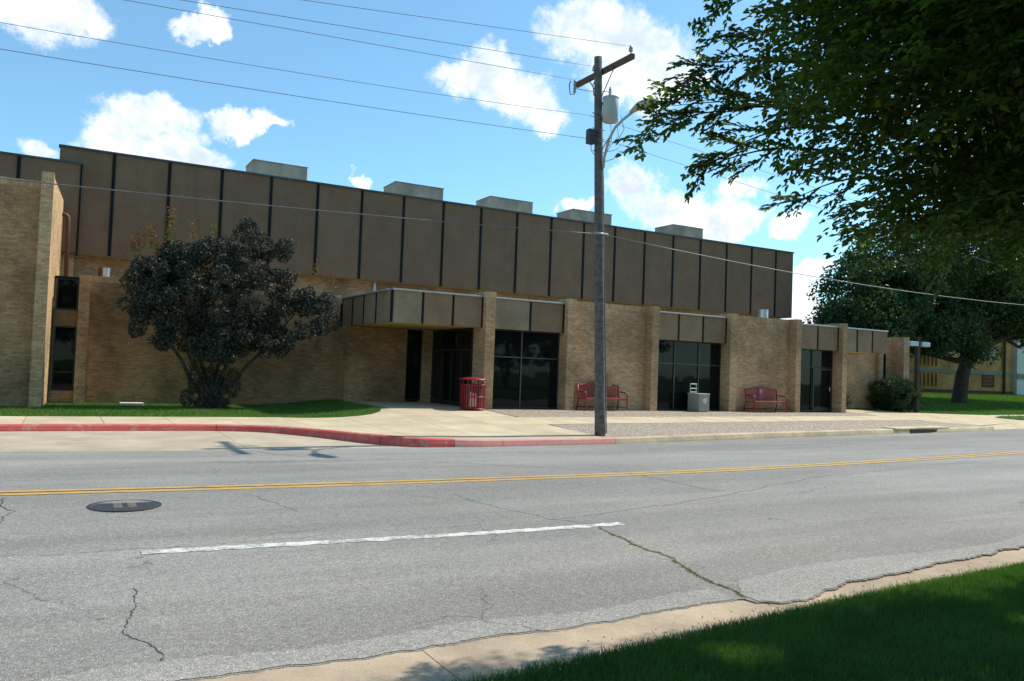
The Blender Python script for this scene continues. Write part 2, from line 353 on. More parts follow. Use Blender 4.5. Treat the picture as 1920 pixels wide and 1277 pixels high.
# ------------------------------------------------------------------ terrain functions
YF = interp([(-80,19.5),(-20,17.8),(-1,17.3),(2.7,17.08),(6,17.08),(8.1,17.05),(10.1,17.0),(12.6,17.15),(18.2,17.98),(27.9,19.42),(39.6,21.4),(60,25),(120,36)])
YC = interp([(-80,16),(-20,12.3),(-.55,11.45),(2.5,11.23),(6,11.12),(10,11.14),(16,11.6),(22.8,12.35),(40,15),(60,18.5),(120,29)])
YN = interp([(-80,7.5),(-20,5.3),(.7,4.96),(3,4.92),(5.3,4.98),(6.9,5.1),(9.9,5.33),(20,6.6),(40,9.6),(60,13),(120,23)])
YG = interp([(-80,6.4),(-20,4.2),(0,3.88),(2.09,3.93),(3.05,4.02),(4.29,4.15),(5.94,4.30),(8.2,4.42),(12,4.75),(20,5.7),(40,8.7),(60,12),(120,22)])
CT = interp([(-80,21.2),(-20,20.95),(-1.1,20.86),(2.2,20.84),(3.6,20.70),(4.6,20.28),(5.5,19.22),(6.27,17.95),(6.95,17.25),(8.0,17.0),(10.1,16.98),(12.6,17.13),(18.4,18.07),(23,18.72),(27.5,19.33),(31.9,19.85),(39.6,21.35),(60,25),(120,36)])
def ss(x, a, b):
    t = np.clip((np.asarray(x, float)-a)/(b-a), 0, 1); return t*t*(3-2*t)
def zr(X, Y):
    d = np.asarray(Y, float)-YC(X); return -1.70-.0235*(np.sqrt(d*d+.25)-.5)
def zs(X, Y):
    X = np.asarray(X, float); Y = np.asarray(Y, float)
    yf = YF(X); t = np.clip((Y-yf)/np.maximum(24.2-yf, 2.5), 0, 1); main = -1.675+.315*t
    wl = ss(X, 6., 9.5); z = -1.6*(1-wl)+main*wl
    return z+.06*np.maximum(0, Y-25.5)*ss(X, 31, 36)
def sheet(name, xs, ylo, yhi, ny, zf, mat, parent=None, skirt=0, dz=0, kind='structure'):
    """strip between two curves in X, following height zf"""
    xs = np.asarray(xs, float); nx = len(xs); lo = np.array([ylo(x) for x in xs]); hi = np.array([yhi(x) for x in xs])
    t = np.linspace(0, 1, ny+1); Y = lo[:, None]*(1-t)+hi[:, None]*t; X = np.repeat(xs[:, None], ny+1, 1)
    Z = zf(X.ravel(), Y.ravel()).reshape(X.shape)+dz
    V = list(map(tuple, np.stack([X, Y, Z], 2).reshape(-1, 3))); m = ny+1
    Fc = [(i*m+j, (i+1)*m+j, (i+1)*m+j+1, i*m+j+1) for i in range(nx-1) for j in range(ny)]
    if skirt:
        ring = [i*m for i in range(nx)]+[(nx-1)*m+j for j in range(1, m)]+[i*m+m-1 for i in range(nx-2, -1, -1)]+[j for j in range(m-2, 0, -1)]
        n0 = len(V); V += [(V[i][0], V[i][1], V[i][2]-skirt) for i in ring]; L = len(ring)
        for k in range(L):
            k2 = (k+1) % L; Fc.append((ring[k2], ring[k], n0+k, n0+k2))
    me = bpy.data.meshes.new(name); me.from_pydata(V, [], Fc); me.update()
    o = link(name, me, mat, parent)
    if kind and not parent: o['kind'] = kind
    return o
def uni(n, a, b): return RNG.uniform(a, b, n)
K = lambda c: (lambda x: c)
rg = lambda a, b, s: np.linspace(a, b, max(2, int(round((b-a)/s))+1))

# ground to the horizon, in one sheet
g = MB(); g.v += [(-600,-600,-2.25),(900,-600,-2.25),(900,900,-2.25),(-600,900,-2.25)]; g.f.append((0,1,2,3))
tag(g.build('ground', 'grass_ground'), kind='structure')

# ------------------------------------------------------------------ road
_j = RNG.uniform(-1, 1, 4096)
JAG = lambda u: float(np.interp(u % 4090, np.arange(4096), _j))
def jag(x):   # ragged broken edge of the asphalt along the gutter
    k = JAG(x*1.9)*.55+JAG(x*9+50)*.28+JAG(x*34+90)*.17
    return k*(.10 if x > 5.1 else .07)-.20*math.exp(-((x-5.6)/.6)**2)*(x > 5.1)-.03*(x > 5.1)
xs_road = np.unique(np.concatenate([rg(-80, -4, 4), rg(-4, 0, .5), rg(0, 11, .02), rg(11, 20, .5), rg(20, 120, 3)]))
road = sheet('road', xs_road, lambda x: YN(x)+jag(x), lambda x: YF(x)+.02, 14, zr, 'asphalt', skirt=.05)
road['label'] = 'grey worn asphalt four lane road'
# concrete gutter pan on the near side
gut_z = lambda X, Y: zr(X, YN(X))-.0035-.014*ss(X, 4.95, 5.2)+.03*np.clip((YG(X)+.5-np.asarray(Y))/.5, 0, 1)
for i, (a, b) in enumerate([(-80, -20), (-20, -7)]+[(-7+3.05*k, -7+3.05*(k+1)) for k in range(12)]+[(29.6, 60), (60, 120)]):
    sheet('gutter', rg(a+.004, b-.004, .3 if b-a < 5 else 3), lambda x: YG(x)-.10, lambda x: YN(x)+.45, 4, gut_z, 'concrete_gutter', skirt=.03)
# near curb, hidden under the overhanging turf
near_curb = tag(sheet('near_curb', rg(-60, 60, .6), lambda x: YG(x)-.28, lambda x: YG(x)-.03, 1, lambda X, Y: -1.735+0*np.asarray(X), 'concrete_curb', skirt=.15), kind='structure')
# markings
def stripe(name, x0, x1, yc, wd, mat, step=.2, dz=.004, wob=.0):
    return tag(sheet(name, rg(x0, x1, step), lambda x: yc(x)-wd/2+wob*math.sin(x*23), lambda x: yc(x)+wd/2+wob*math.sin(x*31+1), 1, zr, mat, dz=dz), kind='structure')
for off in (-.115, .115):
    stripe('yellow_centre_line', -60, 100, lambda x, off=off: YC(x)+off, .14, 'paint_yellow', .4, wob=.004)
WN = lambda x: YC(x)-3.36+.02*math.sin(x)
WF = interp([(-40,15.6),(2.15,14.75),(6.2,14.40),(16.05,15.15),(22,15.85),(40,18.5),(80,25)])
for x0, x1 in ((.72, 5.9), (15.9, 19.0), (28, 31), (-9.5, -6.4)):
    stripe('white_lane_line', x0, x1, WN, .145, 'paint_white', .05, wob=.012)
for x0, x1 in ((2.15, 6.4), (16.2, 22.3), (32, 35)):
    stripe('white_lane_line', x0, x1, lambda x: float(WF(x)), .10, 'paint_white_faded', .1, wob=.01)
# cracks: narrow ragged ribbons of dark filler
def crack(pts, wd, mat='crack_filler', name='road_crack', jit=.032, seg=.03):
    pts = [np.array(p, float) for p in pts]; P = []
    for a, b in zip(pts[:-1], pts[1:]):
        n = max(2, int(np.linalg.norm(b-a)/seg))
        for k in range(n): P.append(a+(b-a)*k/n)
    P.append(pts[-1]); P = np.array(P); off = np.cumsum(RNG.normal(size=(len(P), 2))*jit*.35, 0); off -= np.linspace(0, 1, len(P))[:, None]*off[-1]; P = P+off
    V = []; Fc = []
    for i, p in enumerate(P):
        d = P[min(i+1, len(P)-1)]-P[max(i-1, 0)]; d = d/(np.linalg.norm(d)+1e-9); nrm = np.array([-d[1], d[0]])
        h = wd*RNG.uniform(.25, 1.)*.5
        for sgn in (-1, 1):
            q = p+nrm*h*sgn; V.append((q[0], q[1], float(zr(q[0], q[1]))+.003))
        if i: n = 2*i; Fc.append((n-2, n-1, n+1, n))
    me = bpy.data.meshes.new(name); me.from_pydata(V, [], Fc); me.update(); o = link(name, me, mat); o['kind'] = 'structure'; return P
sh = lambda x: YN(x)+.30+.10*math.sin(x*1.3)+.03*math.sin(x*9)
tag(sheet('road_edge_patch', rg(5.14, 11.5, .05), lambda x: YN(x)+jag(x)+.02, lambda x: YN(x)+.06+min(.42, (x-5.1)*1.3)*(.75+.3*math.sin(x*1.1+.6))+.012*math.sin(x*31), 3, zr, 'asphalt_light', dz=.004), kind='structure')
tag(sheet('road_edge_patch', rg(-4, 5.0, .05), lambda x: YN(x)+jag(x)+.02, lambda x: YN(x)+.30+.05*math.sin(x*3)+.02*math.sin(x*29), 3, zr, 'asphalt_light', dz=.004), kind='structure')
C_main = crack([(5.55, 7.85), (5.35, 7.0), (5.42, 6.3), (5.22, 5.6), (5.10, 5.0)], .028)
crack([(5.55, 7.85), (5.2, 8.3), (4.9, 9.2), (4.75, 10.0)], .012)
crack([(6.0, 13.9), (7.0, 12.9), (8.5, 11.6), (8.7, 11.0), (8.8, 10.2), (8.9, 9.3)], .022)
crack([(9.2, 9.15), (12, 9.9), (17, 10.7), (25, 12.1)], .012); crack([(5.2, 8.2), (7.2, 8.45), (9.2, 9.15)], .012)
crack([(.55, 5.0), (.62, 5.5), (.52, 5.9), (.60, 6.4), (.58, 6.9)], .014); crack([(-.45, 11.1), (-.42, 10.2), (-.48, 9.4)], .016)
crack([(2.1, 10.7), (2.35, 9.9), (2.5, 9.4)], .010); crack([(4.0, 10.2), (4.5, 9.7), (4.9, 9.45)], .010)
crack([(3.5, 17.0), (3.7, 16.0), (4.2, 15.2), (4.75, 14.7)], .02); crack([(12.6, 16.8), (14.5, 16.0), (16, 15.6)], .015)
crack([(-1.5, 8.25), (1.5, 8.1), (4.2, 8.15)], .008)
crack([(-2, 14.3), (2, 13.9), (6, 13.6)], .010)
def tufts(name, P, n, spread, h, mat, label, zf=zr):
    i = RNG.integers(0, len(P), n); B = np.column_stack([P[i, 0]+RNG.normal(size=n)*spread, P[i, 1]+RNG.normal(size=n)*spread, np.zeros(n)]); B[:, 2] = zf(B[:, 0], B[:, 1])
    d = rnd_unit(n)*.8; d[:, 2] = 1; s = rnd_unit(n); s[:, 2] = 0; s /= np.linalg.norm(s, axis=1)[:, None]
    H = (h*RNG.uniform(.4, 1.2, n))[:, None]; W = .004
    V = np.stack([B-s*W, B+s*W, B+d*H], 1).reshape(-1, 3); o = np_obj(name, V, np.arange(3*n).reshape(n, 3), mat); tag(o, label, 'grass', kind='stuff')
sel = C_main[(C_main[:, 1] < 7.4)]
tufts('crack_weeds', sel[RNG.random(len(sel)) < .75], 1000, .016, .014, 'weed_dry', 'thin yellow green grass growing in the long crack of the asphalt')
# grit and bits of bark lying in the gutter
Pd = np.column_stack([uni(420, 0, 10.5), np.zeros(420)]); Pd[:, 1] = YG(Pd[:, 0])+.04+RNG.uniform(0, .55, 420)**1.0; Vd = []; Fd = []
for i, (x, y) in enumerate(Pd):
    z = float(zr(x, y))+.004 if y > YN(x) else float(gut_z(x, y))+.003; a = .004+.007*RNG.random(); b = a*RNG.uniform(.5, 1); t = RNG.uniform(0, PI); n = len(Vd); c_, s_ = math.cos(t), math.sin(t)
    for u, v in ((-a, 0), (0, -b), (a, 0), (0, b)): Vd.append((x+u*c_-v*s_, y+u*s_+v*c_, z))
    Vd.append((x, y, z+.006)); Fd += [(n, n+1, n+4), (n+1, n+2, n+4), (n+2, n+3, n+4), (n+3, n, n+4)]
me = bpy.data.meshes.new('gutter_grit'); me.from_pydata(Vd, [], Fd); tag(link('gutter_grit', me, 'mulch'), 'small dark bits of grit and bark lying in the near gutter', 'debris', kind='stuff')
# manhole
mh = tag(empty('manhole_cover', (.73, 10.28, float(zr(.73, 10.28)))), 'round dark iron manhole cover in the near lane by the yellow lines', 'manhole cover')
MB().lathe([(.39, -.02), (.39, .006), (.345, .007), (.345, -.02)], (0, 0, 0), 40).build('rim', 'iron_cover', mh)
cov = MB().lathe([(.335, -.02), (.335, .003)], (0, 0, 0), 40).build('cover', 'iron_cover', mh)
for dx in (-.075, .075):
    bars = MB()
    for j in range(7): bars.box(dx-.045, dx+.045, -.17+j*.048, -.17+j*.048+.028, .003, .007)
    bars.build('raised_grip', 'iron_worn', mh)

# ------------------------------------------------------------------ bay, curbs
bay_z = lambda X, Y: -1.83+.08*np.clip((np.asarray(Y)-17.1)/3.7, 0, 1)
bay_hi = lambda x: CT(x)+.03
for a, b in [(-80, -20), (-20, -11), (-11, -5.4), (-5.4, 3.45), (3.45, 7.6)]:
    sheet('loading_bay', rg(a+.005, b-.005, .12 if b < 8 and a > 0 else .5), lambda x: YF(x)+.015, lambda x: max(bay_hi(x), YF(x)+.03), 6, bay_z, 'concrete_bay', skirt=.05)
crk = [(3.4, 20.7), (3.55, 19.2), (3.5, 18.0), (3.5, 17.1)]
def curb_run(name, x0, x1, mat, seg=3.0, hood=False, joints=None):
    root = tag(empty(name, (0, 0, 0)), kind='structure')
    js = joints or list(np.linspace(x0, x1, max(2, int(round((x1-x0)/seg))+1)))
    for a, b in zip(js[:-1], js[1:]):
        n = max(3, int((b-a)/.12)); xs = np.linspace(a+.006, b-.006, n); V = []; Fc = []
        P = np.array([[x, CT(x)] for x in xs]); T = np.gradient(P, axis=0); T /= np.linalg.norm(T, axis=1)[:, None]; N = np.column_stack([-T[:, 1], T[:, 0]])
        for i in range(n):
            prof = [(-.03, -.22), (-.012, -.125), (.02, -.03), (.06, -.004), (.15, .002), (.15, -.2)]
            for off, dz in prof:
                q = P[i]+N[i]*off; zb = float(zs(P[i][0]+.0, P[i][1]+.3)); V.append((q[0], q[1], zb+dz))
        m = 6
        for i in range(n-1):
            for j in range(m-1): Fc.append((i*m+j, (i+1)*m+j, (i+1)*m+j+1, i*m+j+1))
        Fc.append(tuple(range(m))[::-1]); Fc.append(tuple((n-1)*m+j for j in range(m)))
        me = bpy.data.meshes.new('curb_segment'); me.from_pydata(V, [], Fc); me.update(); link('curb_segment', me, mat, root)
    return root
curb_run('red_curb', -20, 8.05, 'paint_red_curb', joints=[-20, -14, -8, -5.4, -2.0, 3.40, 6.5, 8.05])
curb_run('faded_red_curb', 8.05, 12.75, 'paint_red_pink', joints=[8.05, 9.3, 12.75])
curb_run('curb', 12.75, 35.6, 'concrete_curb', seg=3.3)
sheet('driveway_apron', rg(35.62, 100, .7), lambda x: YF(x)-.02, lambda x: CT(x)+.5, 6, lambda X, Y: zr(X, Y)*(1-ss((np.asarray(Y)-YF(X))/.5, 0, 1))+zs(X, Y)*ss((np.asarray(Y)-YF(X))/.5, 0, 1)+.006, 'concrete_walk')
def backc(x):  # back edge of the curb at X (curve offset along its normal)
    d = (CT(x+.02)-CT(x-.02))/.04; return CT(x)+.155*math.sqrt(1+d*d)
# storm drain
dr = tag(empty('storm_drain', (29.3, float(CT(29.3)), -1.67), math.atan(.13)), 'concrete storm drain inlet with dark slot in the far curb', 'storm drain')
MB().box(-2.2, 2.0, .0, .55, -.02, .055).build('hood', 'concrete_curb', dr, bevel=.04)
MB().box(-1.1, .9, -.03, .25, -.15, -.03).build('slot', 'joint_dark', dr)

# ------------------------------------------------------------------ sidewalk, slabs, aggregate
bed = tag(sheet('sidewalk', rg(-20, 70, .5), lambda x: backc(x)-.02 if x < 35.6 else CT(x)+.52, lambda x: 30.3, 12, zs, 'joint_dark', dz=-.06), 'concrete sidewalk and entrance paving of the building', kind='structure')
def slab(x0, x1, lo, hi, mat='concrete_walk', name='slab', dz=0, g=.007, st=.25):
    return sheet(name, rg(x0+g, x1-g, st), lambda x: lo(x)+g, lambda x: hi(x)-g, 4, zs, mat, parent=bed, skirt=.06, dz=dz)
lj = [-20, -16.2, -13, -9.9, -8.35, -6.8, -5.25, -3.75, -2.2, -.67, .97, 2.5, 4.05, 5.6]
for a, b in zip(lj[:-1], lj[1:]): slab(a, b, backc, K(23.55), st=.2)
GE = lin([(5.6, 23.5), (7.2, 22.95), (7.7, 22.95), (8.2, 23.15), (8.66, 23.7), (8.9, 24.3)])
slab(5.6, 7.2, backc, lambda x: float(GE(x)), st=.1)
slab(7.2, 8.9, backc, K(20.15)); slab(7.2, 8.9, K(20.15), K(21.95)); slab(7.2, 8.9, K(21.95), lambda x: float(GE(x)), st=.1)
for a, b in ((8.9, 10.65), (10.65, 12.5)):
    ys = [None, 20.15, 21.95, 23.7, 25.5, 27.3, 29.1]
    for c, d in zip(ys[:-1], ys[1:]): slab(a, b, backc if c is None else K(c), K(d))
SL = lin([(12.5, 20.15), (21.45, 21.1), (27.7, 21.78), (31.8, 22.05)]); SH = lin([(12.5, 21.95), (18, 22.37), (23.1, 22.74), (29.9, 23.28), (31.8, 23.4)])
sj = list(np.linspace(12.5, 31.8, 11))
for a, b in zip(sj[:-1], sj[1:]): slab(a, b, lambda x: float(SL(x)), lambda x: float(SH(x)))
A1 = lin([(12.42, 17.5), (12.5, 18.2), (12.62, 20.15), (21.45, 21.1), (27.7, 21.78), (31.8, 22.05), (32.75, 22.2), (33.67, 21.4), (35.45, 20.8)])
sheet('pebble_strip', np.unique(np.concatenate([rg(12.45, 12.7, .05), rg(12.7, 35.4, .4)])), lambda x: backc(x)+.01, lambda x: max(float(A1(x)), backc(x)+.03), 4, zs, 'pebble_aggregate', parent=bed, skirt=.05, dz=-.006)
sheet('pebble_strip', rg(12.6, 32.2, .4), lambda x: float(SH(x)), K(25.6), 5, zs, 'pebble_aggregate', parent=bed, skirt=.05, dz=-.004)
A1R = lambda x: max(backc(x), float(A1(x))) if x < 35.4 else CT(x)+.5
GR = lin([(31.8, 26.98), (33.5, 26.9), (34.6, 26.2), (35.6, 25.9), (37, 24.9), (38.5, 24.2), (41, 24.0), (46.6, 24.9), (60, 27.3), (80, 31)])
rj = [31.8, 33.6, 35.4, 37.2, 39, 40.8, 42.6, 46.2, 50, 55, 60, 69]
for a, b in zip(rj[:-1], rj[1:]):
    mid = lambda x: (A1R(x)+float(GR(x)))/2
    slab(a, b, A1R, mid, st=.2); slab(a, b, mid, lambda x: float(GR(x)), st=.2)

# lawns
lawn_l = tag(sheet('left_lawn', np.unique(np.concatenate([rg(-20, 5, .7), rg(5, 9.25, .1)])), lambda x: min(float(GE(x)), 29.0) if x > 5.6 else 23.55, K(30.1), 8, zs, 'grass_ground', dz=-.015), kind='structure')
for o_ in (lawn_l,): pass
sheet('right_lawn', rg(31.9, 140, 1.0), lambda x: float(GR(x)) if x < 80 else 31+(x-80)*.18, K(70), 26, zs, 'grass_ground', dz=-.015)
sheet('near_lawn', rg(-60, 60, .5), K(-50), lambda x: YG(x)-.06, 40, lambda X, Y: -1.70+0*np.asarray(X), 'grass_ground')
isl_lo = lin([(40.5, 23.3), (41.8, 22.75), (60, 25.9)]); isl_hi = lin([(40.5, 23.32), (42, 23.75), (44.4, 24.1), (60, 26.9)])
sheet('grass_island', rg(40.5, 60, .5), lambda x: float(isl_lo(x)), lambda x: float(isl_hi(x)), 2, zs, 'grass_ground', dz=.03)
def blades(name, X, Y, Z, h, wd, mat, label):
    n = len(X); B = np.column_stack([X, Y, Z]); s = rnd_unit(n); s[:, 2] = 0; s /= np.linalg.norm(s, axis=1)[:, None]
    d = rnd_unit(n)*.75; d[:, 2] = 1; H = (h*RNG.uniform(.45, 1.15, n))[:, None]
    V = np.stack([B-s*wd, B+s*wd, B+d*H], 1).reshape(-1, 3)
    o = np_obj(name, V, np.arange(3*n).reshape(n, 3), mat); tag(o, label, 'grass', kind='stuff'); return o
X = uni(230000, .5, 11.5); ng = len(X); Yg = YG(X)+.03*RNG.normal(size=ng)-np.abs(RNG.exponential(1.0, ng)); kp = Yg > .3
X2 = uni(60000, -8, 24); Y2 = YG(X2)-RNG.uniform(0, 6, 60000)
X = np.concatenate([X[kp], X2]); Yg = np.concatenate([Yg[kp], Y2])
blades('near_lawn_grass', X, Yg, -1.70+0*X, .062, .0028, 'grass_near', 'dense dark green lawn grass in tree shade beside the near gutter')
X = uni(90000, -6, 9.2); Y = RNG.uniform(22.9, 29.98, len(X)); lo = np.where(X > 5.6, GE(X), 23.55); kp = (Y > lo+.01)
blades('left_lawn_grass', X[kp], Y[kp], zs(X[kp], Y[kp])-.015, .075, .008, 'grass_far', 'bright green lawn grass between the sidewalk and the left brick wall')
X = uni(110000, 34, 75); Y = RNG.uniform(23.9, 40, len(X)); kp = Y > GR(X)+.03
blades('right_lawn_grass', X[kp], Y[kp], zs(X[kp], Y[kp])-.015, .09, .018, 'grass_far', 'green sloping lawn grass under the big tree on the right')
X = uni(6000, 40.5, 60); Y = RNG.uniform(22.7, 27, len(X)); kp = (Y > isl_lo(X)) & (Y < isl_hi(X))
blades('island_grass', X[kp], Y[kp], zs(X[kp], Y[kp])+.03, .07, .018, 'grass_far', 'small strip of green grass between the two far walks')

# ------------------------------------------------------------------ the brick building
B = tag(empty('brick_building', (0, 0, -1.5)), 'long tan brick building with dark brown panelled upper storey', 'building')
B.location = (0, 0, 0)
GZ = -1.75
def bwall(x0, x1, y0, y1, z1, z0=GZ, cap=True, mat='brick_tan', name='wall'):
    o = box(name, mat, B, x0, x1, y0, y1, z0, z1-(.2 if cap else 0))
    if cap: box('rowlock_course', 'brick_rowlock', B, x0-.004, x1+.004, y0-.004, y1+.004, z1-.2, z1)
    return o
# far left tall wing
bwall(-20, -.745, 27.5, 27.8, 5.04, mat='brick_dark_blotchy'); bwall(-.74, -.42, 27.1, 27.795, 5.27, name='pier')
swm = MB(); swm.v += [(-.72, 27.8, GZ), (-.424, 27.8, GZ), (-.17, 31.79, GZ), (-.5, 31.79, GZ), (-.72, 27.8, 5.25), (-.424, 27.8, 5.25), (-.17, 31.79, 5.25), (-.5, 31.79, 5.25)]
swm.f += [(0,3,2,1),(4,5,6,7),(0,1,5,4),(1,2,6,5),(2,3,7,6),(3,0,4,7)]; swm.build('side_wall', 'brick_tan', B)
box('roof', 'roof_gravel', B, -20, -.73, 27.81, 31.75, 4.75, 4.85)
# recess with its windows
box('wall', 'brick_tan', B, -.28, .415, 29.9, 30.1, GZ, -1.2)
box('spandrel', 'spandrel', B, -.22, .415, 29.93, 30.05, .89, 1.41)
box('jamb', 'spandrel', B, -.27, -.222, 29.9, 30.05, -1.2, 2.42)
def window(x0, x1, z0, z1, y, muls=(), trans=(), fw=.045, mat='frame_bronze', name='window', barmat=None):
    f = MB()
    f.box(x0, x0+fw, y-.05, y+.05, z0, z1).box(x1-fw, x1, y-.05, y+.05, z0, z1).box(x0+fw, x1-fw, y-.05, y+.05, z0, z0+fw).box(x0+fw, x1-fw, y-.05, y+.05, z1-fw, z1)
    fr = f.build(name, mat, B)
    xs = [x0+fw]+list(muls)+[x1-fw]; zz = [z0+fw]+list(trans)+[z1-fw]
    for m in muls: box('mullion', barmat or mat, fr, m-.022, m+.022, y-.045, y+.045, z0+fw, z1-fw)
    for a, b in zip(xs[:-1], xs[1:]):
        a2 = a+(.023 if a in muls else 0); b2 = b-(.023 if b in muls else 0)
        for tz in trans: box('transom', barmat or mat, fr, a2, b2, y-.04, y+.04, tz-.02, tz+.02)
        for c, d in zip(zz[:-1], zz[1:]): box('pane', 'dark_glass', fr, a2, b2, y, y+.01, c+(.021 if c in trans else 0), d-(.021 if d in trans else 0))
    return fr
window(-.22, .415, -1.2, .89, 29.96, trans=(-.6,)); window(-.22, .415, 1.42, 2.44, 29.96)
box('coping', 'batten_dark', B, -.27, .415, 29.86, 30.3, 2.44, 2.5)
bwall(.42, .74, 29.5, 30.1, 2.56, name='pier')
bwall(.74, 9.2, 30.0, 30.25, 2.60, mat='brick_dark_blotchy')
# alcove under the canopy
box('wall', 'brick_dark_blotchy', B, 9.205, 11.60, 29.1, 30.3, GZ, 1.42)
window(11.60, 12.25, -1.3, 1.42, 29.2); box('pier', 'brick_tan', B, 12.25, 12.62, 28.95, 29.35, GZ, 1.42)
# entrance doors seen side on
ent = MB(); ent.box(12.60, 12.68, 25.45, 25.52, -1.4, 1.42).box(12.60, 12.68, 28.88, 28.95, -1.4, 1.42).box(12.60, 12.68, 25.52, 28.88, 1.36, 1.42)
en = ent.build('entrance_screen', 'frame_bronze', B)
for y0, y1 in ((25.54, 26.35), (26.37, 27.18), (27.22, 28.02), (28.04, 28.86)):
    dd = MB().box(12.61, 12.67, y0, y0+.06, -1.36, .70).box(12.61, 12.67, y1-.06, y1, -1.36, .70).box(12.61, 12.67, y0+.06, y1-.06, -1.36, -1.2).box(12.61, 12.67, y0+.06, y1-.06, .62, .70).build('door', 'frame_bronze', en)
for y0, y1 in ((25.56, 26.35), (26.37, 27.18), (27.22, 28.02), (28.04, 28.86)):
    box('pane', 'dark_glass', en, 12.64, 12.65, y0, y1, -1.3, .62); box('pane', 'dark_glass', en, 12.64, 12.65, y0, y1, .72, 1.36)
# piers along the front
PZ = 2.66
piers = [(12.60, 12.97, 25.40), (15.94, 16.28, 25.2), (19.82, 20.15, 25.2), (23.88, 24.26, 25.2), (27.72, 28.03, 25.2), (30.70, 31.00, 27.0)]
for x0, x1, yb in piers: bwall(x0, x1, 24.5, yb, PZ, name='pier')
for x0, x1 in ((16.285, 19.815), (24.265, 27.715)): bwall(x0, x1, 24.9, 25.2, PZ-.015)
# bay walls over windows (behind the fascias)
for x0, x1 in ((12.975, 15.935), (20.155, 23.875), (28.035, 30.695)):
    box('bay_head', 'frame_bronze', B, x0, x1, 25.0, 25.15, 1.425, 2.40)
window(12.975, 15.935, -1.34, 1.42, 25.08, muls=(14.36,), trans=(.46,), barmat='frame_alu')
window(20.155, 23.875, -1.34, 1.42, 25.08, muls=(21.42, 22.70), trans=(.50,), barmat='frame_alu')
# glazed door bay on the right
db = window(28.035, 30.695, -1.34, 1.42, 25.08, muls=(29.36,), trans=(.64,))
dl = MB().box(29.40, 29.47, 25.0, 25.06, -1.34, .60).box(30.55, 30.62, 25.0, 25.06, -1.34, .60).box(29.47, 30.55, 25.0, 25.06, -1.34, -1.16).box(29.47, 30.55, 25.0, 25.06, .50, .60).build('door', 'frame_bronze', db)
MB().tube([(30.42, 24.98, -.25), (30.42, 24.93, -.25), (30.42, 24.93, -.42), (30.42, 24.98, -.42)], .018).build('handle', 'chrome', db)
# fascia panels with dark battens and metal coping
def fascia(x0, x1, seams, y=24.75, z0=1.42, z1=2.46, greys=(), endr=True, endl=False, dip=0):
    xs = [x0]+list(seams)+[x1]
    for i, (a, b) in enumerate(zip(xs[:-1], xs[1:])):
        box('fascia_panel', 'stucco_fascia_grey' if i in greys else 'stucco_fascia', B, a+(.035 if i else .0), b-(.035 if i < len(xs)-2 else 0), y, y+.10, z0, z1)
    for s in seams: box('batten', 'batten_dark', B, s-.034, s+.034, y-.022, y+.06, z0, z1)
    if endr: box('batten', 'batten_dark', B, x1+.002, x1+.055, y-.022, y+.10, z0, z1)
    if endl: box('batten', 'batten_dark', B, x0-.055, x0-.002, y-.022, y+.10, z0, z1)
    box('coping', 'coping_metal', B, x0-(.06 if endl else -.01), x1+(.05 if endr else 0), y-.07, y+.25, z1, z1+.055, bevel=.01)
fascia(9.33, 12.545, (10.37, 11.47), greys=(0,), endl=True, endr=True)
fascia(12.975, 15.86, (14.5,), greys=(0,)); fascia(20.155, 23.82, (21.33, 22.6)); fascia(28.035, 30.64, (29.34,)); fascia(31.005, 34.12, (31.98, 33.05), greys=(0,), endr=False)
for xa in (12.3, 15.6, 23.5, 30.3): box('coping_return', 'coping_metal', B, xa, xa+.26, 24.95, 25.3, 2.50, 2.56)
# canopy: left side panels, roof and soffit
ys = [24.86, 26.22, 27.5, 28.75, 29.98]
for a, b in zip(ys[:-1], ys[1:]):
    box('fascia_panel', 'stucco_fascia', B, 9.28, 9.38, a+.035, b-.035, 1.42, 2.46)
for s in ys[1:]: box('batten', 'batten_dark', B, 9.255, 9.34, s-.034, s+.034, 1.42, 2.46)
box('coping', 'coping_metal', B, 9.20, 9.52, 25.01, 29.99, 2.46, 2.515, bevel=.01)
box('soffit', 'soffit_paint', B, 9.40, 12.58, 24.87, 29.09, 1.44, 1.50); box('roof', 'roof_gravel', B, 9.53, 12.58, 25.02, 33.1, 2.30, 2.42)
box('roof', 'roof_gravel', B, 12.98, 34.0, 25.21, 33.1, 2.30, 2.41); box('roof', 'roof_gravel', B, 34.01, 37.94, 27.31, 33.1, 2.30, 2.40); box('roof', 'roof_gravel', B, -.2, 9.5, 30.26, 33.1, 2.30, 2.40)
# right-hand end: recessed wall, pier, opening and projecting block
box('soffit', 'soffit_paint', B, 31.01, 34.1, 24.87, 26.99, 1.44, 1.5); box('fascia_panel', 'stucco_fascia', B, 34.02, 34.12, 24.86, 27.0, 1.42, 2.46)
bwall(31.005, 36.4, 27.0, 27.3, 2.42, cap=False); box('pier', 'brick_tan', B, 36.4, 36.75, 26.85, 27.3, GZ, 2.42)
window(36.755, 37.5, -1.3, 2.3, 27.3)
bwall(37.95, 38.4, 26.55, 33, 2.46, name='wall'); box('wall', 'brick_tan', B, 37.5, 37.945, 27.25, 27.5, GZ, 2.4)
box('wall', 'brick_tan', B, 38.405, 42, 31, 31.3, GZ, 2.4)
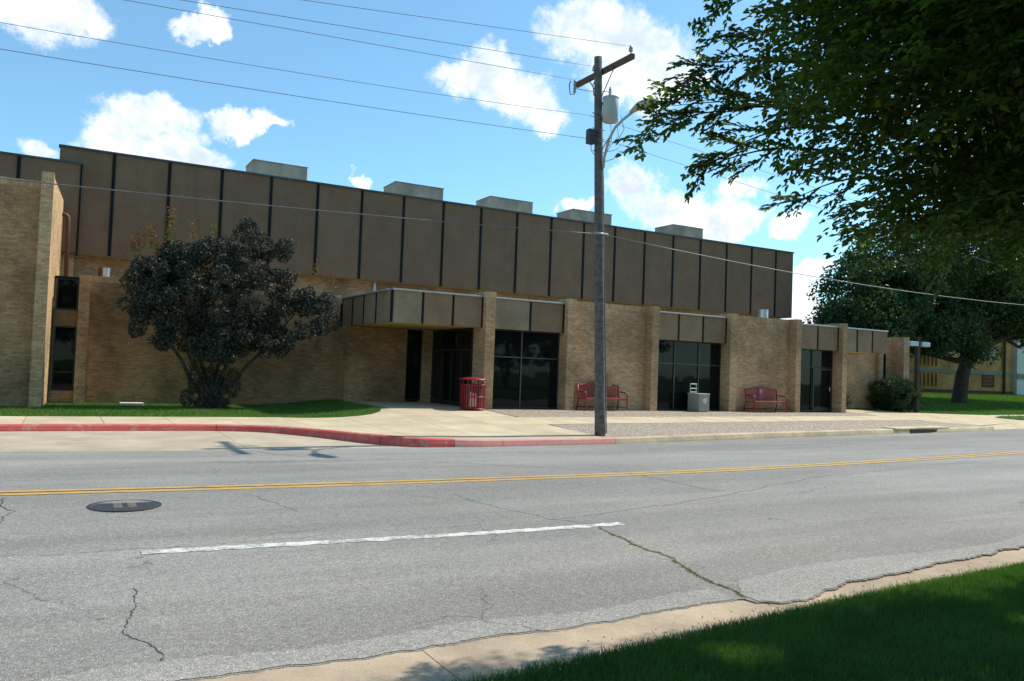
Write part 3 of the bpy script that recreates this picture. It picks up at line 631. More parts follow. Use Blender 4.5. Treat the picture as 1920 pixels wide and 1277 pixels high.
# upper storey
X0u, wu, Yu = 1.346, 1.8664, 32.5
seams = [X0u+wu*k for k in range(19)]; xs = [-.38]+seams+[36.33]
for i, (a, b) in enumerate(zip(xs[:-1], xs[1:])):
    box('upper_panel', 'stucco_upper', B, a+(.045 if i else 0), b-(.045 if i < len(xs)-2 else 0), Yu, Yu+.12, 3.57, 7.28)
for s in seams: box('batten', 'batten_dark', B, s-.052, s+.052, Yu-.03, Yu+.08, 3.565, 7.28)
box('coping', 'coping_teal', B, -.42, 36.37, Yu-.06, Yu+.3, 7.28, 7.345); box('end_wall', 'stucco_upper', B, -.38, -.28, Yu+.13, 50, 3.57, 7.28)
box('end_wall', 'stucco_upper', B, 36.23, 36.33, Yu+.13, 50, 3.57, 7.28); box('back_wall', 'stucco_upper', B, -.27, 36.22, 49.9, 50, -1.7, 7.28)
box('roof', 'roof_gravel', B, -.27, 36.22, Yu+.13, 49.9, 7.05, 7.2); box('soffit', 'soffit_paint', B, -.3, 36.2, Yu+.13, 33.2, 3.58, 3.62)
box('wall', 'brick_tan', B, -.25, 36.2, 33.2, 33.5, GZ, 3.575)
box('band_downpipe', 'galvanised', B, 11.55, 11.66, 33.1, 33.19, 2.4, 3.57)
# upper left volume
xs2 = [-20+.0]+[-19.55+1.8*k for k in range(11)]+[.28]
for i, (a, b) in enumerate(zip(xs2[:-1], xs2[1:])):
    box('upper_panel', 'stucco_upper', B, a+.045, b-(.045 if i < len(xs2)-2 else 0), 31.8, 31.92, 3.5, 6.6)
    if i: box('batten', 'batten_dark', B, a-.052, a+.052, 31.77, 31.88, 3.5, 6.6)
box('batten', 'batten_dark', B, .283, .34, 31.77, 31.90, 3.40, 6.6); box('end_wall', 'spandrel', B, .25, .345, 31.905, 32.49, 3.4, 6.6)
box('coping', 'coping_teal', B, -20, .36, 31.75, 32.49, 6.6, 6.66); box('wall', 'brick_tan', B, -.415, .24, 32.05, 33.19, GZ, 3.49)
MB().tube([(-.40, 31.5, 4.70), (-.16, 31.5, 4.76), (-.06, 31.5, 4.73), (-.01, 31.5, 4.66), (.0, 31.5, 4.5), (.02, 31.5, 2.41)], .07, 12).build('downpipe', 'pipe_brown', B, smooth=True)
# concrete roof monitors
for x0, x1 in ((6.69, 8.99), (13.06, 15.48), (18.0, 20.42), (22.85, 25.32), (29.54, 31.76)):
    mm = MB().box(x0, x1, 35.0, 36.6, 7.2, 8.47).build('roof_monitor', 'concrete_roof_box', B, bevel=.02)
    box('capstone', 'concrete_roof_box', mm, x0-.02, x1+.02, 34.98, 36.62, 8.47, 8.50)
# roof vents
def vent(x, y, z0, r, h, cap=False, label=None):
    v = MB().lathe([(r, 0), (r, h), (r*1.04, h), (r*1.04, h+.03)], (x, y, z0), 20).build('roof_vent', 'galvanised', B, smooth=False)
    if cap: MB().lathe([(r*1.9, 0), (r*.6, .13)], (x, y, z0+h+.06), 20).build('vent_cap', 'galvanised', v)
vent(28.31, 27.0, 2.41, .23, .78); vent(1.22, 31, 2.4, .12, .56); box('vent_box', 'pipe_brown', B, .98, 1.08, 30.95, 31.05, 2.4, 2.95)
vent(2.1, 31, 2.4, .10, .5, True)

# well covers on the left lawn
for i, (x0, x1, y0, lab) in enumerate(((1.75, 2.45, 28.9, 'small pale slab in the grass at the brick wall left of the purple tree'), (7.85, 8.75, 29.2, 'low grey slab in the grass at the brick wall right of the purple tree'))):
    o = MB().box(x0, x1, y0, y0+.45, -1.62, -1.52).build('access_slab', 'concrete_pale' if i == 0 else 'concrete_bay', bevel=.01); tag(o, lab, 'slab', 'slabs in the left lawn')

# ------------------------------------------------------------------ benches
def bench(x, y, label):
    r = tag(empty('bench', (x, y, float(zs(x, y)))), label, 'bench', 'red metal benches against the brick wall')
    W = .93
    for s in (-1, 1):
        m = MB(); sx = s*W
        m.tube([(sx, .02, 0), (sx, .02, .60), (sx, .05, .655), (sx, .12, .67), (sx, .50, .69)], .026, 8)
        m.build('arm_frame', 'bench_red', r, smooth=True)
        MB().tube([(sx*.99, .62, 0), (sx*.985, .52, .42), (sx*.98, .60, .94)], .026, 8).build('leg', 'bench_red', r, smooth=True)
        MB().tube([(sx, .03, .12), (sx, .60, .12)], .016, 6).build('stretcher', 'bench_red', r)
    MB().tube([(-W, .04, .43), (W, .04, .43)], .028, 8).build('seat_rail', 'bench_red', r); MB().tube([(-W, .52, .42), (W, .52, .42)], .02, 8).build('seat_rail', 'bench_red', r)
    MB().tube([(-W, .6, .12), (W, .6, .12)], .016, 6).build('stretcher', 'bench_red', r)
    sl = MB().box(-.022, .022, 0, .47, -.006, .006).mesh('seat_slat'); sl.materials.append(MATS['bench_red'])
    for k in range(31):
        o = link('seat_slat', sl, None, r); o.location = (-W+.04+k*(2*W-.08)/30, .05, .445)
    top = lambda u: .93+.13*max(0, 1-abs(u)/.75)**.8 if abs(u) < .75 else .93
    pts = [(u*W, .60+.055*(top(u)-.93), top(u)) for u in np.linspace(-1, 1, 25)]
    MB().tube(pts, .022, 8).build('top_rail', 'bench_red', r, smooth=True); MB().tube([(-W, .545, .53), (W, .545, .53)], .018, 6).build('back_rail', 'bench_red', r)
    for k in range(25):
        u = -1+(k+.5)*2/25; 
        if abs(u) < .10: continue
        x_ = u*W; MB().box(x_-.017, x_+.017, 0, .008, 0, top(u)-.53).build('back_slat', 'bench_red', r).location = (0, .55, .53)
    for o in r.children:
        if o.name.startswith('back_slat'): o.rotation_euler = (-.13, 0, 0)
    pn = MB().box(-.11, .11, 0, .012, .0, .50).build('centre_panel', 'bench_red', r); pn.location = (0, .55, .53); pn.rotation_euler = (-.13, 0, 0)
    em = MB().tube([(0, -.012, .33), (0, .0, .33)], .085, 20).build('emblem', 'emblem_grey', pn)
    MB().tube([(0, -.018, .33), (0, -.012, .33)], .055, 6).build('badge', 'bench_red', em) if False else None
    for s in (-1, 1): MB().lathe([(.02, -.02), (.036, 0), (.02, .025)], (s*W, .045, .665), 10).build('arm_cap', 'chrome', r)
    return r
bench(17.55, 24.18, 'red metal slatted bench partly hidden behind the utility pole')
bench(25.95, 24.18, 'red metal slatted bench fully in view left of the glass door')

lt = MB().lathe([(.02, 0), (.035, .09), (.028, .09)], (0, 0, 0), 10).build('paper_cup', 'porcelain_white'); lt.location = (18.0, 23.75, float(zs(18, 23.75))+.035); lt.rotation_euler = (PI/2, 0, .7)
tag(lt, 'tiny white paper cup lying on the pebbles in front of the bench behind the pole', 'cup')
# ------------------------------------------------------------------ litter bin
bn = tag(empty('litter_bin', (12.02, 24.12, float(zs(12.02, 24.12)))), 'round red slatted litter bin with a flat canopy lid by the entrance', 'litter bin')
R = .41
sl = MB().box(-.019, .019, -.006, .006, .05, .83).mesh('slat'); sl.materials.append(MATS['bin_red'])
for k in range(30):
    t = 2*PI*k/30; o = link('slat', sl, None, bn); o.location = (R*math.cos(t), R*math.sin(t), 0); o.rotation_euler = (0, 0, t+PI/2)
for z in (.05, .44, .83):
    MB().tube([((R+.012)*math.cos(t), (R+.012)*math.sin(t), z) for t in np.linspace(0, 2*PI, 33)], .018 if z < .8 else .026, 6).build('ring', 'bin_red', bn, smooth=True)
MB().lathe([(R-.06, .04), (R-.05, .80)], (0, 0, 0), 28).build('liner', 'joint_dark', bn)
MB().lathe([(.20, 1.08), (.47, 1.02), (.49, .99), (.46, .985), (.1, 1.0)][::-1], (0, 0, 0), 32).build('lid', 'bin_red', bn, smooth=True)
for t in (.6, 2.2, 3.8, 5.3): MB().tube([(R*.93*math.cos(t), R*.93*math.sin(t), .83), (R*.93*math.cos(t), R*.93*math.sin(t), 1.0)], .02, 6).build('lid_post', 'bin_red', bn)
vw = math.atan2(-24.12, -12.02)
nt = MB()
for j in range(7):
    t = vw-.30+j*.1; t2 = t+.1; r2 = R-.035; n = len(nt.v); nt.v += [(r2*math.cos(t), r2*math.sin(t), .12), (r2*math.cos(t2), r2*math.sin(t2), .12), (r2*math.cos(t2), r2*math.sin(t2), .60-.01*j), (r2*math.cos(t), r2*math.sin(t), .61-.01*j)]; nt.f.append((n, n+1, n+2, n+3))
nt.build('notice_panel', 'liner_pale', bn)

# ------------------------------------------------------------------ pedestal bin
pd = tag(empty('pedestal_bin', (22.25, 24.22, float(zs(22.25, 24.4))), .0), 'square pebbled concrete bin with round emblem and metal frame on top', 'litter bin')
MB().box(-.27, .27, -.05, .62, 0, .68).build('body', 'concrete_bin', pd, bevel=.02); MB().box(-.285, .285, -.065, .635, .68, .715).build('top_slab', 'concrete_pale', pd, bevel=.008)
em = MB().tube([(.02, -.062, .44), (.02, -.048, .44)], .12, 24).build('emblem', 'emblem_pale', pd)
fm = MB(); yb = .45
for z in (.74, .88, 1.06): fm.box(-.33, .02, yb-.04, yb+.04, z, z+.045)
for x in (-.32, -.01): fm.box(x, x+.02, yb-.01, yb+.01, .71, 1.06)
fm.build('metal_frame', 'chrome', pd)

# ------------------------------------------------------------------ utility pole
UP = tag(empty('utility_pole', (12.66, 17.71, -1.67)), 'tall wooden utility pole with crossarm, transformer and street lamp on the corner of the walk', 'utility pole')
def upart(m, name, mat, smooth=True, parent=None):
    o = m.build(name, mat, parent or UP, smooth=smooth)
    if parent is None: o.location = (-12.66, -17.71, 1.67)
    return o
def pole_at(z): t = (z+1.66)/10.08; return (12.66-.555*t, 17.71-.12*t, z)
upart(MB().tube([pole_at(z) for z in np.linspace(-1.75, 8.42, 14)], list(np.linspace(.145, .105, 14)), 16), 'pole', 'pole_wood')
ca = MB(); ca.box(12.22, 12.33, 16.28, 18.86, 8.0, 8.13); upart(ca, 'crossarm', 'arm_wood', False)
upart(MB().tube([(12.2, 16.95, 8.0), (12.2, 17.5, 7.35)], .014, 6), 'brace', 'steel_dark'); upart(MB().tube([(12.2, 18.15, 8.0), (12.2, 17.68, 7.45)], .014, 6), 'brace', 'steel_dark')
for y in (16.38, 18.0):
    upart(MB().lathe([(.012, 0), (.012, .06), (.03, .07), (.065, .10), (.04, .13), (.06, .16), (.03, .20), (.035, .23)], (12.27, y, 8.13), 12), 'insulator', 'porcelain')
for y, x, dz in ((18.72, 12.13, 0), (17.98, 12.42, -.18)):
    c = upart(MB().lathe([(.03, -.22), (.045, -.18), (.03, -.14), (.05, -.10), (.03, -.05), (.05, 0), (.03, .05), (.045, .10), (.02, .15)], (x, y, 8.0+dz), 10), 'fuse_cutout', 'porcelain')
    f = MB().tube([(x-.12, y+.02, 8.1+dz), (x-.17, y+.02, 8.0+dz), (x-.13, y+.02, 7.72+dz), (x, y, 7.75+dz)], .014, 6).build('fuse_tube', 'steel_dark', c)
tx, ty = 12.33, 17.26
T = upart(MB().lathe([(.16, 0), (.205, .02), (.21, .60), (.20, .62), (.22, .63), (.22, .66), (.10, .70)], (tx, ty, 6.62), 24), 'transformer', 'transformer_grey')
b_ = MB().lathe([(.02, 0), (.045, .03), (.025, .06), (.045, .09), (.025, .12), (.04, .15), (.015, .24)], (tx-.03, ty, 7.32), 10).build('bushing', 'porcelain', T)
for z in (6.75, 7.15): MB().box(tx-.10, tx-.02, ty+.12, 17.56, z, z+.06).build('mounting_bracket', 'steel_dark', T)
upart(MB().box(11.82, 12.02, 17.45, 17.62, 6.04, 6.42), 'control_box', 'steel_dark', False); upart(MB().tube([(11.9, 17.5, 6.04), (11.93, 17.5, 5.85), (12.1, 17.5, 5.7)], .01, 6), 'conduit', 'wire_dark')
ARM = [(12.33, 17.50, 5.45), (12.30, 17.42, 5.75), (12.27, 17.22, 6.12), (12.25, 16.92, 6.38), (12.25, 16.6, 6.50), (12.25, 16.2, 6.60)]
upart(MB().tube(ARM, .035, 10), 'lamp_arm', 'lamp_grey'); upart(MB().tube([(12.25, 17.0, 6.33), (12.32, 17.55, 5.98)], .014, 6), 'lamp_stay', 'steel_dark'); upart(MB().tube([(12.26, 17.15, 6.15), (12.38, 17.5, 5.75)], .014, 6), 'lamp_stay', 'steel_dark')
# cobra head
hd = MB(); n = 14; rings = [(16.28, .04, .05, 6.61), (16.08, .10, .09, 6.64), (15.85, .16, .13, 6.65), (15.55, .18, .14, 6.63), (15.30, .15, .10, 6.60), (15.16, .06, .05, 6.58)]
for y, rx, rz, zc in rings:
    for k in range(n):
        t = 2*PI*k/n; z = math.sin(t)*rz; z = max(z, -.03); hd.v.append((12.25+math.cos(t)*rx, y, zc+z))
for i in range(len(rings)-1):
    for k in range(n): hd.f.append((i*n+k, i*n+(k+1) % n, (i+1)*n+(k+1) % n, (i+1)*n+k))
hd.f.append(tuple(range(n))[::-1]); hd.f.append(tuple((len(rings)-1)*n+k for k in range(n)))
H = upart(hd, 'lamp_head', 'lamp_grey')
ln = MB(); rr = [(.02, -.14), (.09, -.12), (.13, -.06), (.135, 0)]
for r0, z in rr:
    for k in range(16): t = 2*PI*k/16; ln.v.append((12.25+r0*math.cos(t), 15.55+1.5*r0*math.sin(t), 6.60+z))
for i in range(3):
    for k in range(16): ln.f.append((i*16+k, i*16+(k+1) % 16, (i+1)*16+(k+1) % 16, (i+1)*16+k))
ln.f.append(tuple(range(16))[::-1]); ln.build('lamp_lens', 'lens_amber', H, smooth=True)
upart(MB().tube([(12.80-.0545*(z+1.66)+.0, 17.62, z) for z in np.linspace(-1.6, 5.6, 12)], .016, 6), 'ground_cable', 'wire_dark')
for pts in ([(12.45, 17.4, 6.62), (12.47, 17.35, 6.2), (12.36, 17.45, 5.9)], [(12.6, 17.3, 6.6), (12.64, 17.3, 6.3), (12.5, 17.4, 6.1), (12.36, 17.5, 5.8)], [(12.62, 17.2, 6.85), (12.75, 17.2, 6.5), (12.66, 17.3, 6.25)], [(12.35, 17.5, 5.62), (12.65, 17.5, 5.75), (12.9, 17.6, 6.05)],
            [(12.3, 17.5, 5.85), (12.7, 17.5, 6.0), (13.1, 17.6, 6.3)], [(12.13, 18.7, 7.9), (12.3, 18.3, 7.75), (12.47, 17.4, 7.5)], [(12.34, 17.62, 5.5), (12.36, 17.6, 5.2), (12.42, 17.6, 4.6)]):
    upart(MB().tube(pts, .009, 5), 'lead_wire', 'wire_dark')
for z in (6.5, 6.9, 5.9, 6.2): upart(MB().tube([(pole_at(z)[0]-.2, 17.6, z), (pole_at(z)[0]+.2, 17.6, z)], .012, 6), 'through_bolt', 'steel_dark')
upart(MB().box(12.81, 12.95, 17.66, 17.80, -.33, .04), 'notice_box', 'box_tan', False)
upart(MB().tube([(12.10, 17.5, 3.70), (12.55, 17.5, 3.70)], .03, 8), 'wire_clamp', 'porcelain')

# ------------------------------------------------------------------ overhead wires
def wire(pts, y, r, mat, label, left=-45., right=None):
    """pts: (X, Z) samples along the span; continued past the frame with the same sag"""
    x = np.array([p[0] for p in pts]); z = np.array([p[1] for p in pts]); c = np.polyfit(x, z, 2 if len(pts) > 3 else 1)
    if c[0] < 0 and len(c) == 3: c = np.polyfit(x, z, 1)
    x0 = left if left is not None else x.min(); x1 = right if right is not None else x.max()
    if len(c) == 3 and c[0] > .004: c = np.polyfit(x, z, 1)
    P = [(t, y, float(np.polyval(c, t))) for t in np.linspace(x0, x1, 24)]
    o = MB().tube(P, r, 6).build('overhead_wire', mat, smooth=True); tag(o, label, 'wire', 'overhead wires strung along the road'); return o
wire([(4.28, 7.44), (7.94, 7.81), (12.27, 8.36)], 16.38, .0055, 'wire_dark', 'highest thin wire, from the near end of the crossarm leftwards')
wire([(1.79, 7.49), (6.57, 7.8), (12.18, 8.35)], 18.0, .0065, 'wire_dark', 'thin wire leaving the crossarm insulator beside the pole top leftwards')
wire([(.67, 7.47), (3.74, 7.65), (8.74, 8.02), (12.07, 8.12)], 18.75, .0065, 'wire_dark', 'thin wire leaving the far end of the crossarm leftwards')
wire([(-1.31, 6.11), (2.52, 6.28), (6.73, 6.48), (12.2, 6.88)], 17.72, .0055, 'wire_dark', 'wire from the transformer height of the pole leftwards')
wire([(-1.27, 5.61), (2.5, 5.76), (6.64, 5.93), (12.2, 6.24)], 17.70, .0065, 'wire_dark', 'wire just below the transformer running leftwards past the roof')
wire([(-1.13, 3.17), (3.44, 3.29), (8.31, 3.49), (12.26, 3.68)], 17.5, .012, 'wire_dark', 'thick dark cable crossing the brown upper panels left of the pole')
wire([(12.4, 3.68), (15.54, 3.52), (21.34, 3.25), (32.2, 3.23)], 17.5, .011, 'wire_sunlit', 'thick sunlit cable running right from the pole past the tree', left=12.4, right=70)  # sunlight on this run is put into the wire's paler colour
wire([(12.3, 6.30), (13.3, 6.22), (15.83, 5.99)], 17.7, .006, 'wire_dark', 'thin wire with dark splices running right from below the lamp arm', left=12.3, right=60)
wire([(12.2, 6.95), (14.86, 6.77), (16.6, 6.6)], 18.0, .006, 'wire_dark', 'thin wire running right from behind the transformer', left=12.2, right=60)
for x0, x1, r in ((13.2, 13.36, .022), (13.45, 13.65, .04), (13.75, 13.9, .022)):
    upart(MB().tube([(x0, 17.7, 6.225-.085*(x0-13.3)), (x1, 17.7, 6.225-.085*(x1-13.3))], r, 8), 'splice', 'wire_dark')

# ------------------------------------------------------------------ vegetation
def blob_points(blobs, n, shell=.55):
    """points in a union of ellipsoids, thicker near their surfaces"""
    vol = np.array([b[3]*b[4]*b[5] for b in blobs])**(2/3.); idx = RNG.choice(len(blobs), n, p=vol/vol.sum()); Bq = np.array(blobs)[idx]
    d = rnd_unit(n); r = RNG.uniform(0, 1, n)**(1/3.)*(1-shell)+shell*RNG.uniform(.75, 1.04, n)
    return Bq[:, :3]+d*Bq[:, 3:]*r[:, None], d
def limb(p0, p1, r0, r1, k=5, wob=.15):
    p0 = Vector(p0); p1 = Vector(p1); P = []; L = (p1-p0).length
    for i in range(k+1):
        t = i/k; q = p0.lerp(p1, t)
        if 0 < i < k: q += Vector(RNG.normal(size=3))*wob*L*.18
        P.append(q)
    return P, [r0+(r1-r0)*i/k for i in range(k+1)]

# crape myrtle
cm = tag(empty('crape_myrtle', (4.32, 27.57, -1.6)), 'dark purple leaved multi-stem tree with a few red flower tips on the left lawn', 'tree')
def off(P): P = np.array(P, float); P[..., 0] -= 4.32; P[..., 1] -= 27.57; P[..., 2] += 1.6; return P
tm = MB()
for k, (x, y, z) in enumerate([(3.0, 27.3, .9), (3.6, 27.9, 1.5), (4.2, 27.2, 1.6), (4.8, 27.8, 1.7), (5.4, 27.4, 1.2), (6.6, 27.5, 1.3), (2.4, 27.6, 1.4), (5.1, 28.3, 2.2)]):
    a = 2*PI*k/8; st = (4.32+.20*math.cos(a), 27.57+.20*math.sin(a), -1.65)
    mid_ = (4.32+(x-4.32)*.38+.12*math.cos(a), 27.57+(y-27.57)*.4, -.55)
    P, Rr = limb(st, mid_, .085, .06, 3, .08); P2, R2 = limb(mid_, (x, y, z), .06, .03, 4, .12); tm.tube(P+P2[1:], Rr+R2[1:], 8)
    for j in range(3):
        e = Vector((x, y, z))+Vector(RNG.normal(size=3))*.7+Vector((0, 0, .9)); P3, R3 = limb((x, y, z), e, .028, .008, 4, .2); tm.tube(P3, R3, 5)
tr_ = tm.build('stems', 'bark', None, smooth=True); tr_.parent = cm; tr_.location = (-4.32, -27.57, 1.6)
blobs = [(4.3,27.4,.35,1.0,.8,.5),(4.3,27.5,2.0,1.5,1.2,1.3),(3.0,27.4,2.0,1.15,1.0,1.2),(5.6,27.5,2.1,1.3,1.1,1.1),(6.9,27.5,1.55,1.05,.9,.8),(7.6,27.6,2.0,.75,.6,.5),(2.4,27.4,2.5,.75,.7,.6),(2.6,27.5,1.1,.8,.8,.75),
         (5.4,27.6,3.3,1.0,.8,.9),(5.2,27.6,4.0,.55,.5,.55),(4.3,27.6,3.3,.9,.8,.6),(3.3,27.5,3.2,.7,.6,.45),(4.6,27.5,.75,1.2,.9,.65),(6.0,27.5,.8,.9,.8,.65),(3.2,27.3,.45,.65,.7,.5),(7.9,27.5,1.6,.35,.4,.45),
         (2.0,27.4,1.55,.4,.4,.35),(6.1,27.5,3.7,.45,.4,.5),(8.35,27.5,2.3,.22,.25,.22),(7.9,27.5,2.95,.12,.15,.45),(2.2,27.4,2.0,.55,.5,.5),(6.6,27.5,2.5,.6,.6,.5)]
# break the big masses into many small leaf clusters
cl, dcl = blob_points(blobs, 430, .8); cl = [(*p, *(RNG.uniform(.13, .34, 1).repeat(3)*np.array([1, 1, .85]))) for p in cl]
P, D = blob_points(cl, 64000, .75); V, Fq = leaf_quads(P, .095, .064, .25)
np_obj('crown', off(V), Fq, 'leaf_purple', cm)
sk, _ = blob_points([(4.3,27.55,-.9,.42,.4,.75),(3.75,27.4,-.6,.22,.25,.55),(4.95,27.5,-.75,.25,.25,.55),(4.3,27.4,-1.4,.62,.5,.25),(3.55,27.4,-1.25,.2,.2,.3)], 5200, .5); V, Fq = leaf_quads(sk, .07, .045, .1)
np_obj('basal_shoots', off(V), Fq, 'leaf_purple', cm)
yg = [];  fl = []
for (x, y, z, h) in [(2.0,27.4,3.2,.6),(1.75,27.4,3.15,.55),(2.3,27.4,3.3,.7),(2.75,27.5,3.6,.95),(2.85,27.5,3.9,.7),(3.55,27.5,3.7,.6),(4.1,27.5,3.8,.5),(2.55,27.4,3.0,.6),(8.2,27.5,2.55,.45),(7.45,27.5,2.8,.5),(4.7,27.2,2.3,.5),(3.3,27.1,1.2,.6),(7.6,27.4,.4,.35),(5.0,27.5,1.9,.5),(1.9,27.3,3.0,.5)]:
    n = int(230*h); t = RNG.uniform(0, 1, n)[:, None]; base = np.array([[x, y, z]])+np.array([[.1*RNG.normal(), 0, h]])*t+RNG.normal(size=(n, 3))*.06; yg.append(base[:int(n*.75)]); tp = base[int(n*.62):].copy(); tp[:, 2] += h*.35*RNG.uniform(.3, 1, len(tp)); fl.append(tp)
V, Fq = leaf_quads(np.concatenate(yg), .07, .032, -.5); tag(np_obj('young_shoots', off(V), Fq, 'leaf_young', cm), kind='stuff')
V, Fq = leaf_quads(np.concatenate(fl), .07, .05, -.2); tag(np_obj('flower_heads', off(V), Fq, 'flower_red', cm), kind='stuff')
mb = MB().lathe([(.95, 0), (.8, .05), (.3, .10)], (4.32, 27.57, -1.63), 28).build('mulch_bed', 'mulch'); tag(mb, 'round brown mulch bed at the foot of the purple tree', 'mulch', kind='stuff')

def shrub(x, y, r, h, n, label, name='shrub'):
    z = float(zs(x, y)); s = tag(empty(name, (x, y, z)), label, 'shrub')
    bl = [(RNG.normal()*r*.25, RNG.normal()*r*.22, h*.5+RNG.normal()*h*.06, r*.68, r*.66, h*.44) for _ in range(9)]
    cl, _ = blob_points(bl, int(n/70), .6); cl = [(*p, .17, .17, .14) for p in cl]; P, _ = blob_points(cl, n, .4); P = P[P[:, 2] > .02]
    V, Fq = leaf_quads(P, .08, .035, -.1); np_obj('foliage', V, Fq, 'leaf_shrub', s)
    m = MB()
    for k in range(5): a = 2*PI*k/5; m.tube([(0, 0, -.05), (.15*math.cos(a)*r, .15*math.sin(a)*r, h*.3), (.4*math.cos(a)*r, .4*math.sin(a)*r, h*.65)], [.03, .02, .008], 6)
    m.build('stems', 'bark', s); return s
shrub(36.5, 26.1, 1.3, 1.75, 42000, 'large dark rounded shrub beside the right end of the brick building')
shrub(32.9, 26.2, .55, 1.05, 3000, 'small green shrub in the corner behind the last brick pier')

# twin floodlight post
fp = tag(empty('light_post', (36.96, 25.13, float(zs(36.96, 25.13)))), 'dark square post with two pale box lights on a crossbar by the shrub', 'lamp post')
MB().box(-.095, .095, -.095, .095, -.1, 3.66).build('post', 'sign_post', fp, bevel=.01)
MB().box(-.12, .12, -.12, .12, 3.66, 3.74).build('post_cap', 'sign_post', fp)
for s in (-1, 1):
    h = MB().box(min(s*.14, s*.78), max(s*.14, s*.78), -.17, .17, 3.28, 3.50).build('lamp_box', 'floodlight', fp, bevel=.015); box('lens', 'lens_amber', h, min(s*.2, s*.72), max(s*.2, s*.72), -.12, .12, 3.272, 3.281)

# far right tree
def tree(name, x, y, z, trunk, blobs, n, leaf, label, mat='leaf_far', clr=.55, group=None, cat='tree', bend=(0, 0)):
    """crown blobs are relative to the foot; clusters of leaves fill them, limbs reach into each"""
    t = tag(empty(name, (x, y, z)), label, cat, group)
    r0, r1, hf = trunk; m = MB(); fork = Vector((bend[0], bend[1], hf))
    m.tube([(0, 0, -.2), (0, 0, .15), (bend[0]*.3, bend[1]*.3, hf*.5), tuple(fork)], [r0*1.35, r0*1.08, r0*.95, r1], 12)
    for b in blobs[::2]:
        e = Vector(b[:3]); P, Rr = limb(fork+Vector((0, 0, -.25)), e, r1*.62, .03, 5, .25); m.tube(P, Rr, 7)
    m.build('trunk', 'bark', t, smooth=True)
    cl, _ = blob_points(blobs, max(40, int(n/80)), .8); cl = [(*p, clr*RNG.uniform(.6, 1.3), clr*RNG.uniform(.6, 1.3), clr*.7) for p in cl]
    P, _ = blob_points(cl, n, .35); V, Fq = leaf_quads(P, leaf, leaf*.5, .5); np_obj('crown', V, Fq, mat, t); return t
bl = [(-10.5,-1,4.5,2.6,2.5,1.9),(-8.5,0,6.2,3.2,3,2.4),(-6,0,8.2,3.4,3.4,2.6),(-4,1,5.9,3.6,3.2,2.2),(-1.5,-1,9.5,4.2,4,2.8),(3,0,9.5,4.5,4,3),(7.5,0,8,4.2,4,3),(6.8,0,6.4,3.6,3.6,1.8),(1.5,-1.5,7.4,4,3,2.1),(-5.0,-1,4.6,2.6,2.2,1.2),
      (11,0,6,3.4,3.2,2.6),(-12.0,0,3.6,1.5,1.5,1.1),(-2.8,-1.5,4.6,1.8,1.8,1.1),(3.0,-1,5.8,1.5,1.5,1.0),(9.5,-1,5.3,2.4,2.4,1.1),(-3.6,-2,3.7,1.3,1.2,.7),(-1.6,-2,3.2,.9,1.0,.6),(-6.2,-1.5,3.6,1.4,1.3,.6),(6.2,-1.5,5.2,1.6,1.4,.8),(14.5,-1,5.0,2.5,2,1.4),(-9,0,3.6,2.4,2.2,1.0),(-7.6,-.5,7.3,1.5,1.5,1.2)]
tree('spreading_tree', 49.9, 31.0, -1.05, (.42, .35, 3.4), bl, 150000, .26, 'large dark green spreading tree with thick leaning trunk on the right lawn', clr=.7, bend=(1.3, .2))
# unseen trees added behind the camera to darken the reflections in the glass
bl2 = [(0,0,8,4.6,4.4,4),(-3.5,0,5.5,3.6,3.4,3),(3.6,.5,5.6,3.7,3.4,3),(0,-1.5,5,3.6,3.5,3),(.5,0,12,3.4,3.2,3)]
for i, (x, y) in enumerate(((-9, -17), (2, -22), (14, -18), (25, -23), (37, -17), (50, -20))):
    tree('reflection_tree', x, y, -1.7, (.28, .2, 2.6), bl2, 9000, .6, 'unseen green tree added behind the photographer to darken the window reflections', clr=.9, group='trees added behind the photographer')

# near tree overhanging from the right
nt_ = tag(empty('shade_tree', (10.8, .9, -1.7)), 'huge dark leafy tree overhanging from the right with long twigs against the sky', 'tree')
NO = np.array([10.8, .9, -1.7])
wood = MB(); fork = Vector((10.6, .9, 1.3))
wood.tube([(10.8, .9, -1.9), (10.8, .9, -1.4), (10.75, .9, 0), tuple(fork)], [.50, .36, .30, .27], 14)
# crown envelope: a superellipsoid, ragged at the rim
cx, cy, cz, rx, ry, rz_ = 10.0, .5, 5.0, 6.85, 3.55, 4.15
def inside(P):
    q = (np.abs((P[:, 0]-cx)/rx))**4.5+(np.abs((P[:, 1]-cy)/ry))**8+(np.abs((P[:, 2]-cz)/rz_))**4; return q
bumpn = lambda P: .16*np.sin(P[:, 0]*1.7+P[:, 2]*1.3)+.14*np.sin(P[:, 1]*2.1+P[:, 2]*2.3+1)+.10*np.sin(P[:, 0]*3.9-P[:, 2]*3.1)
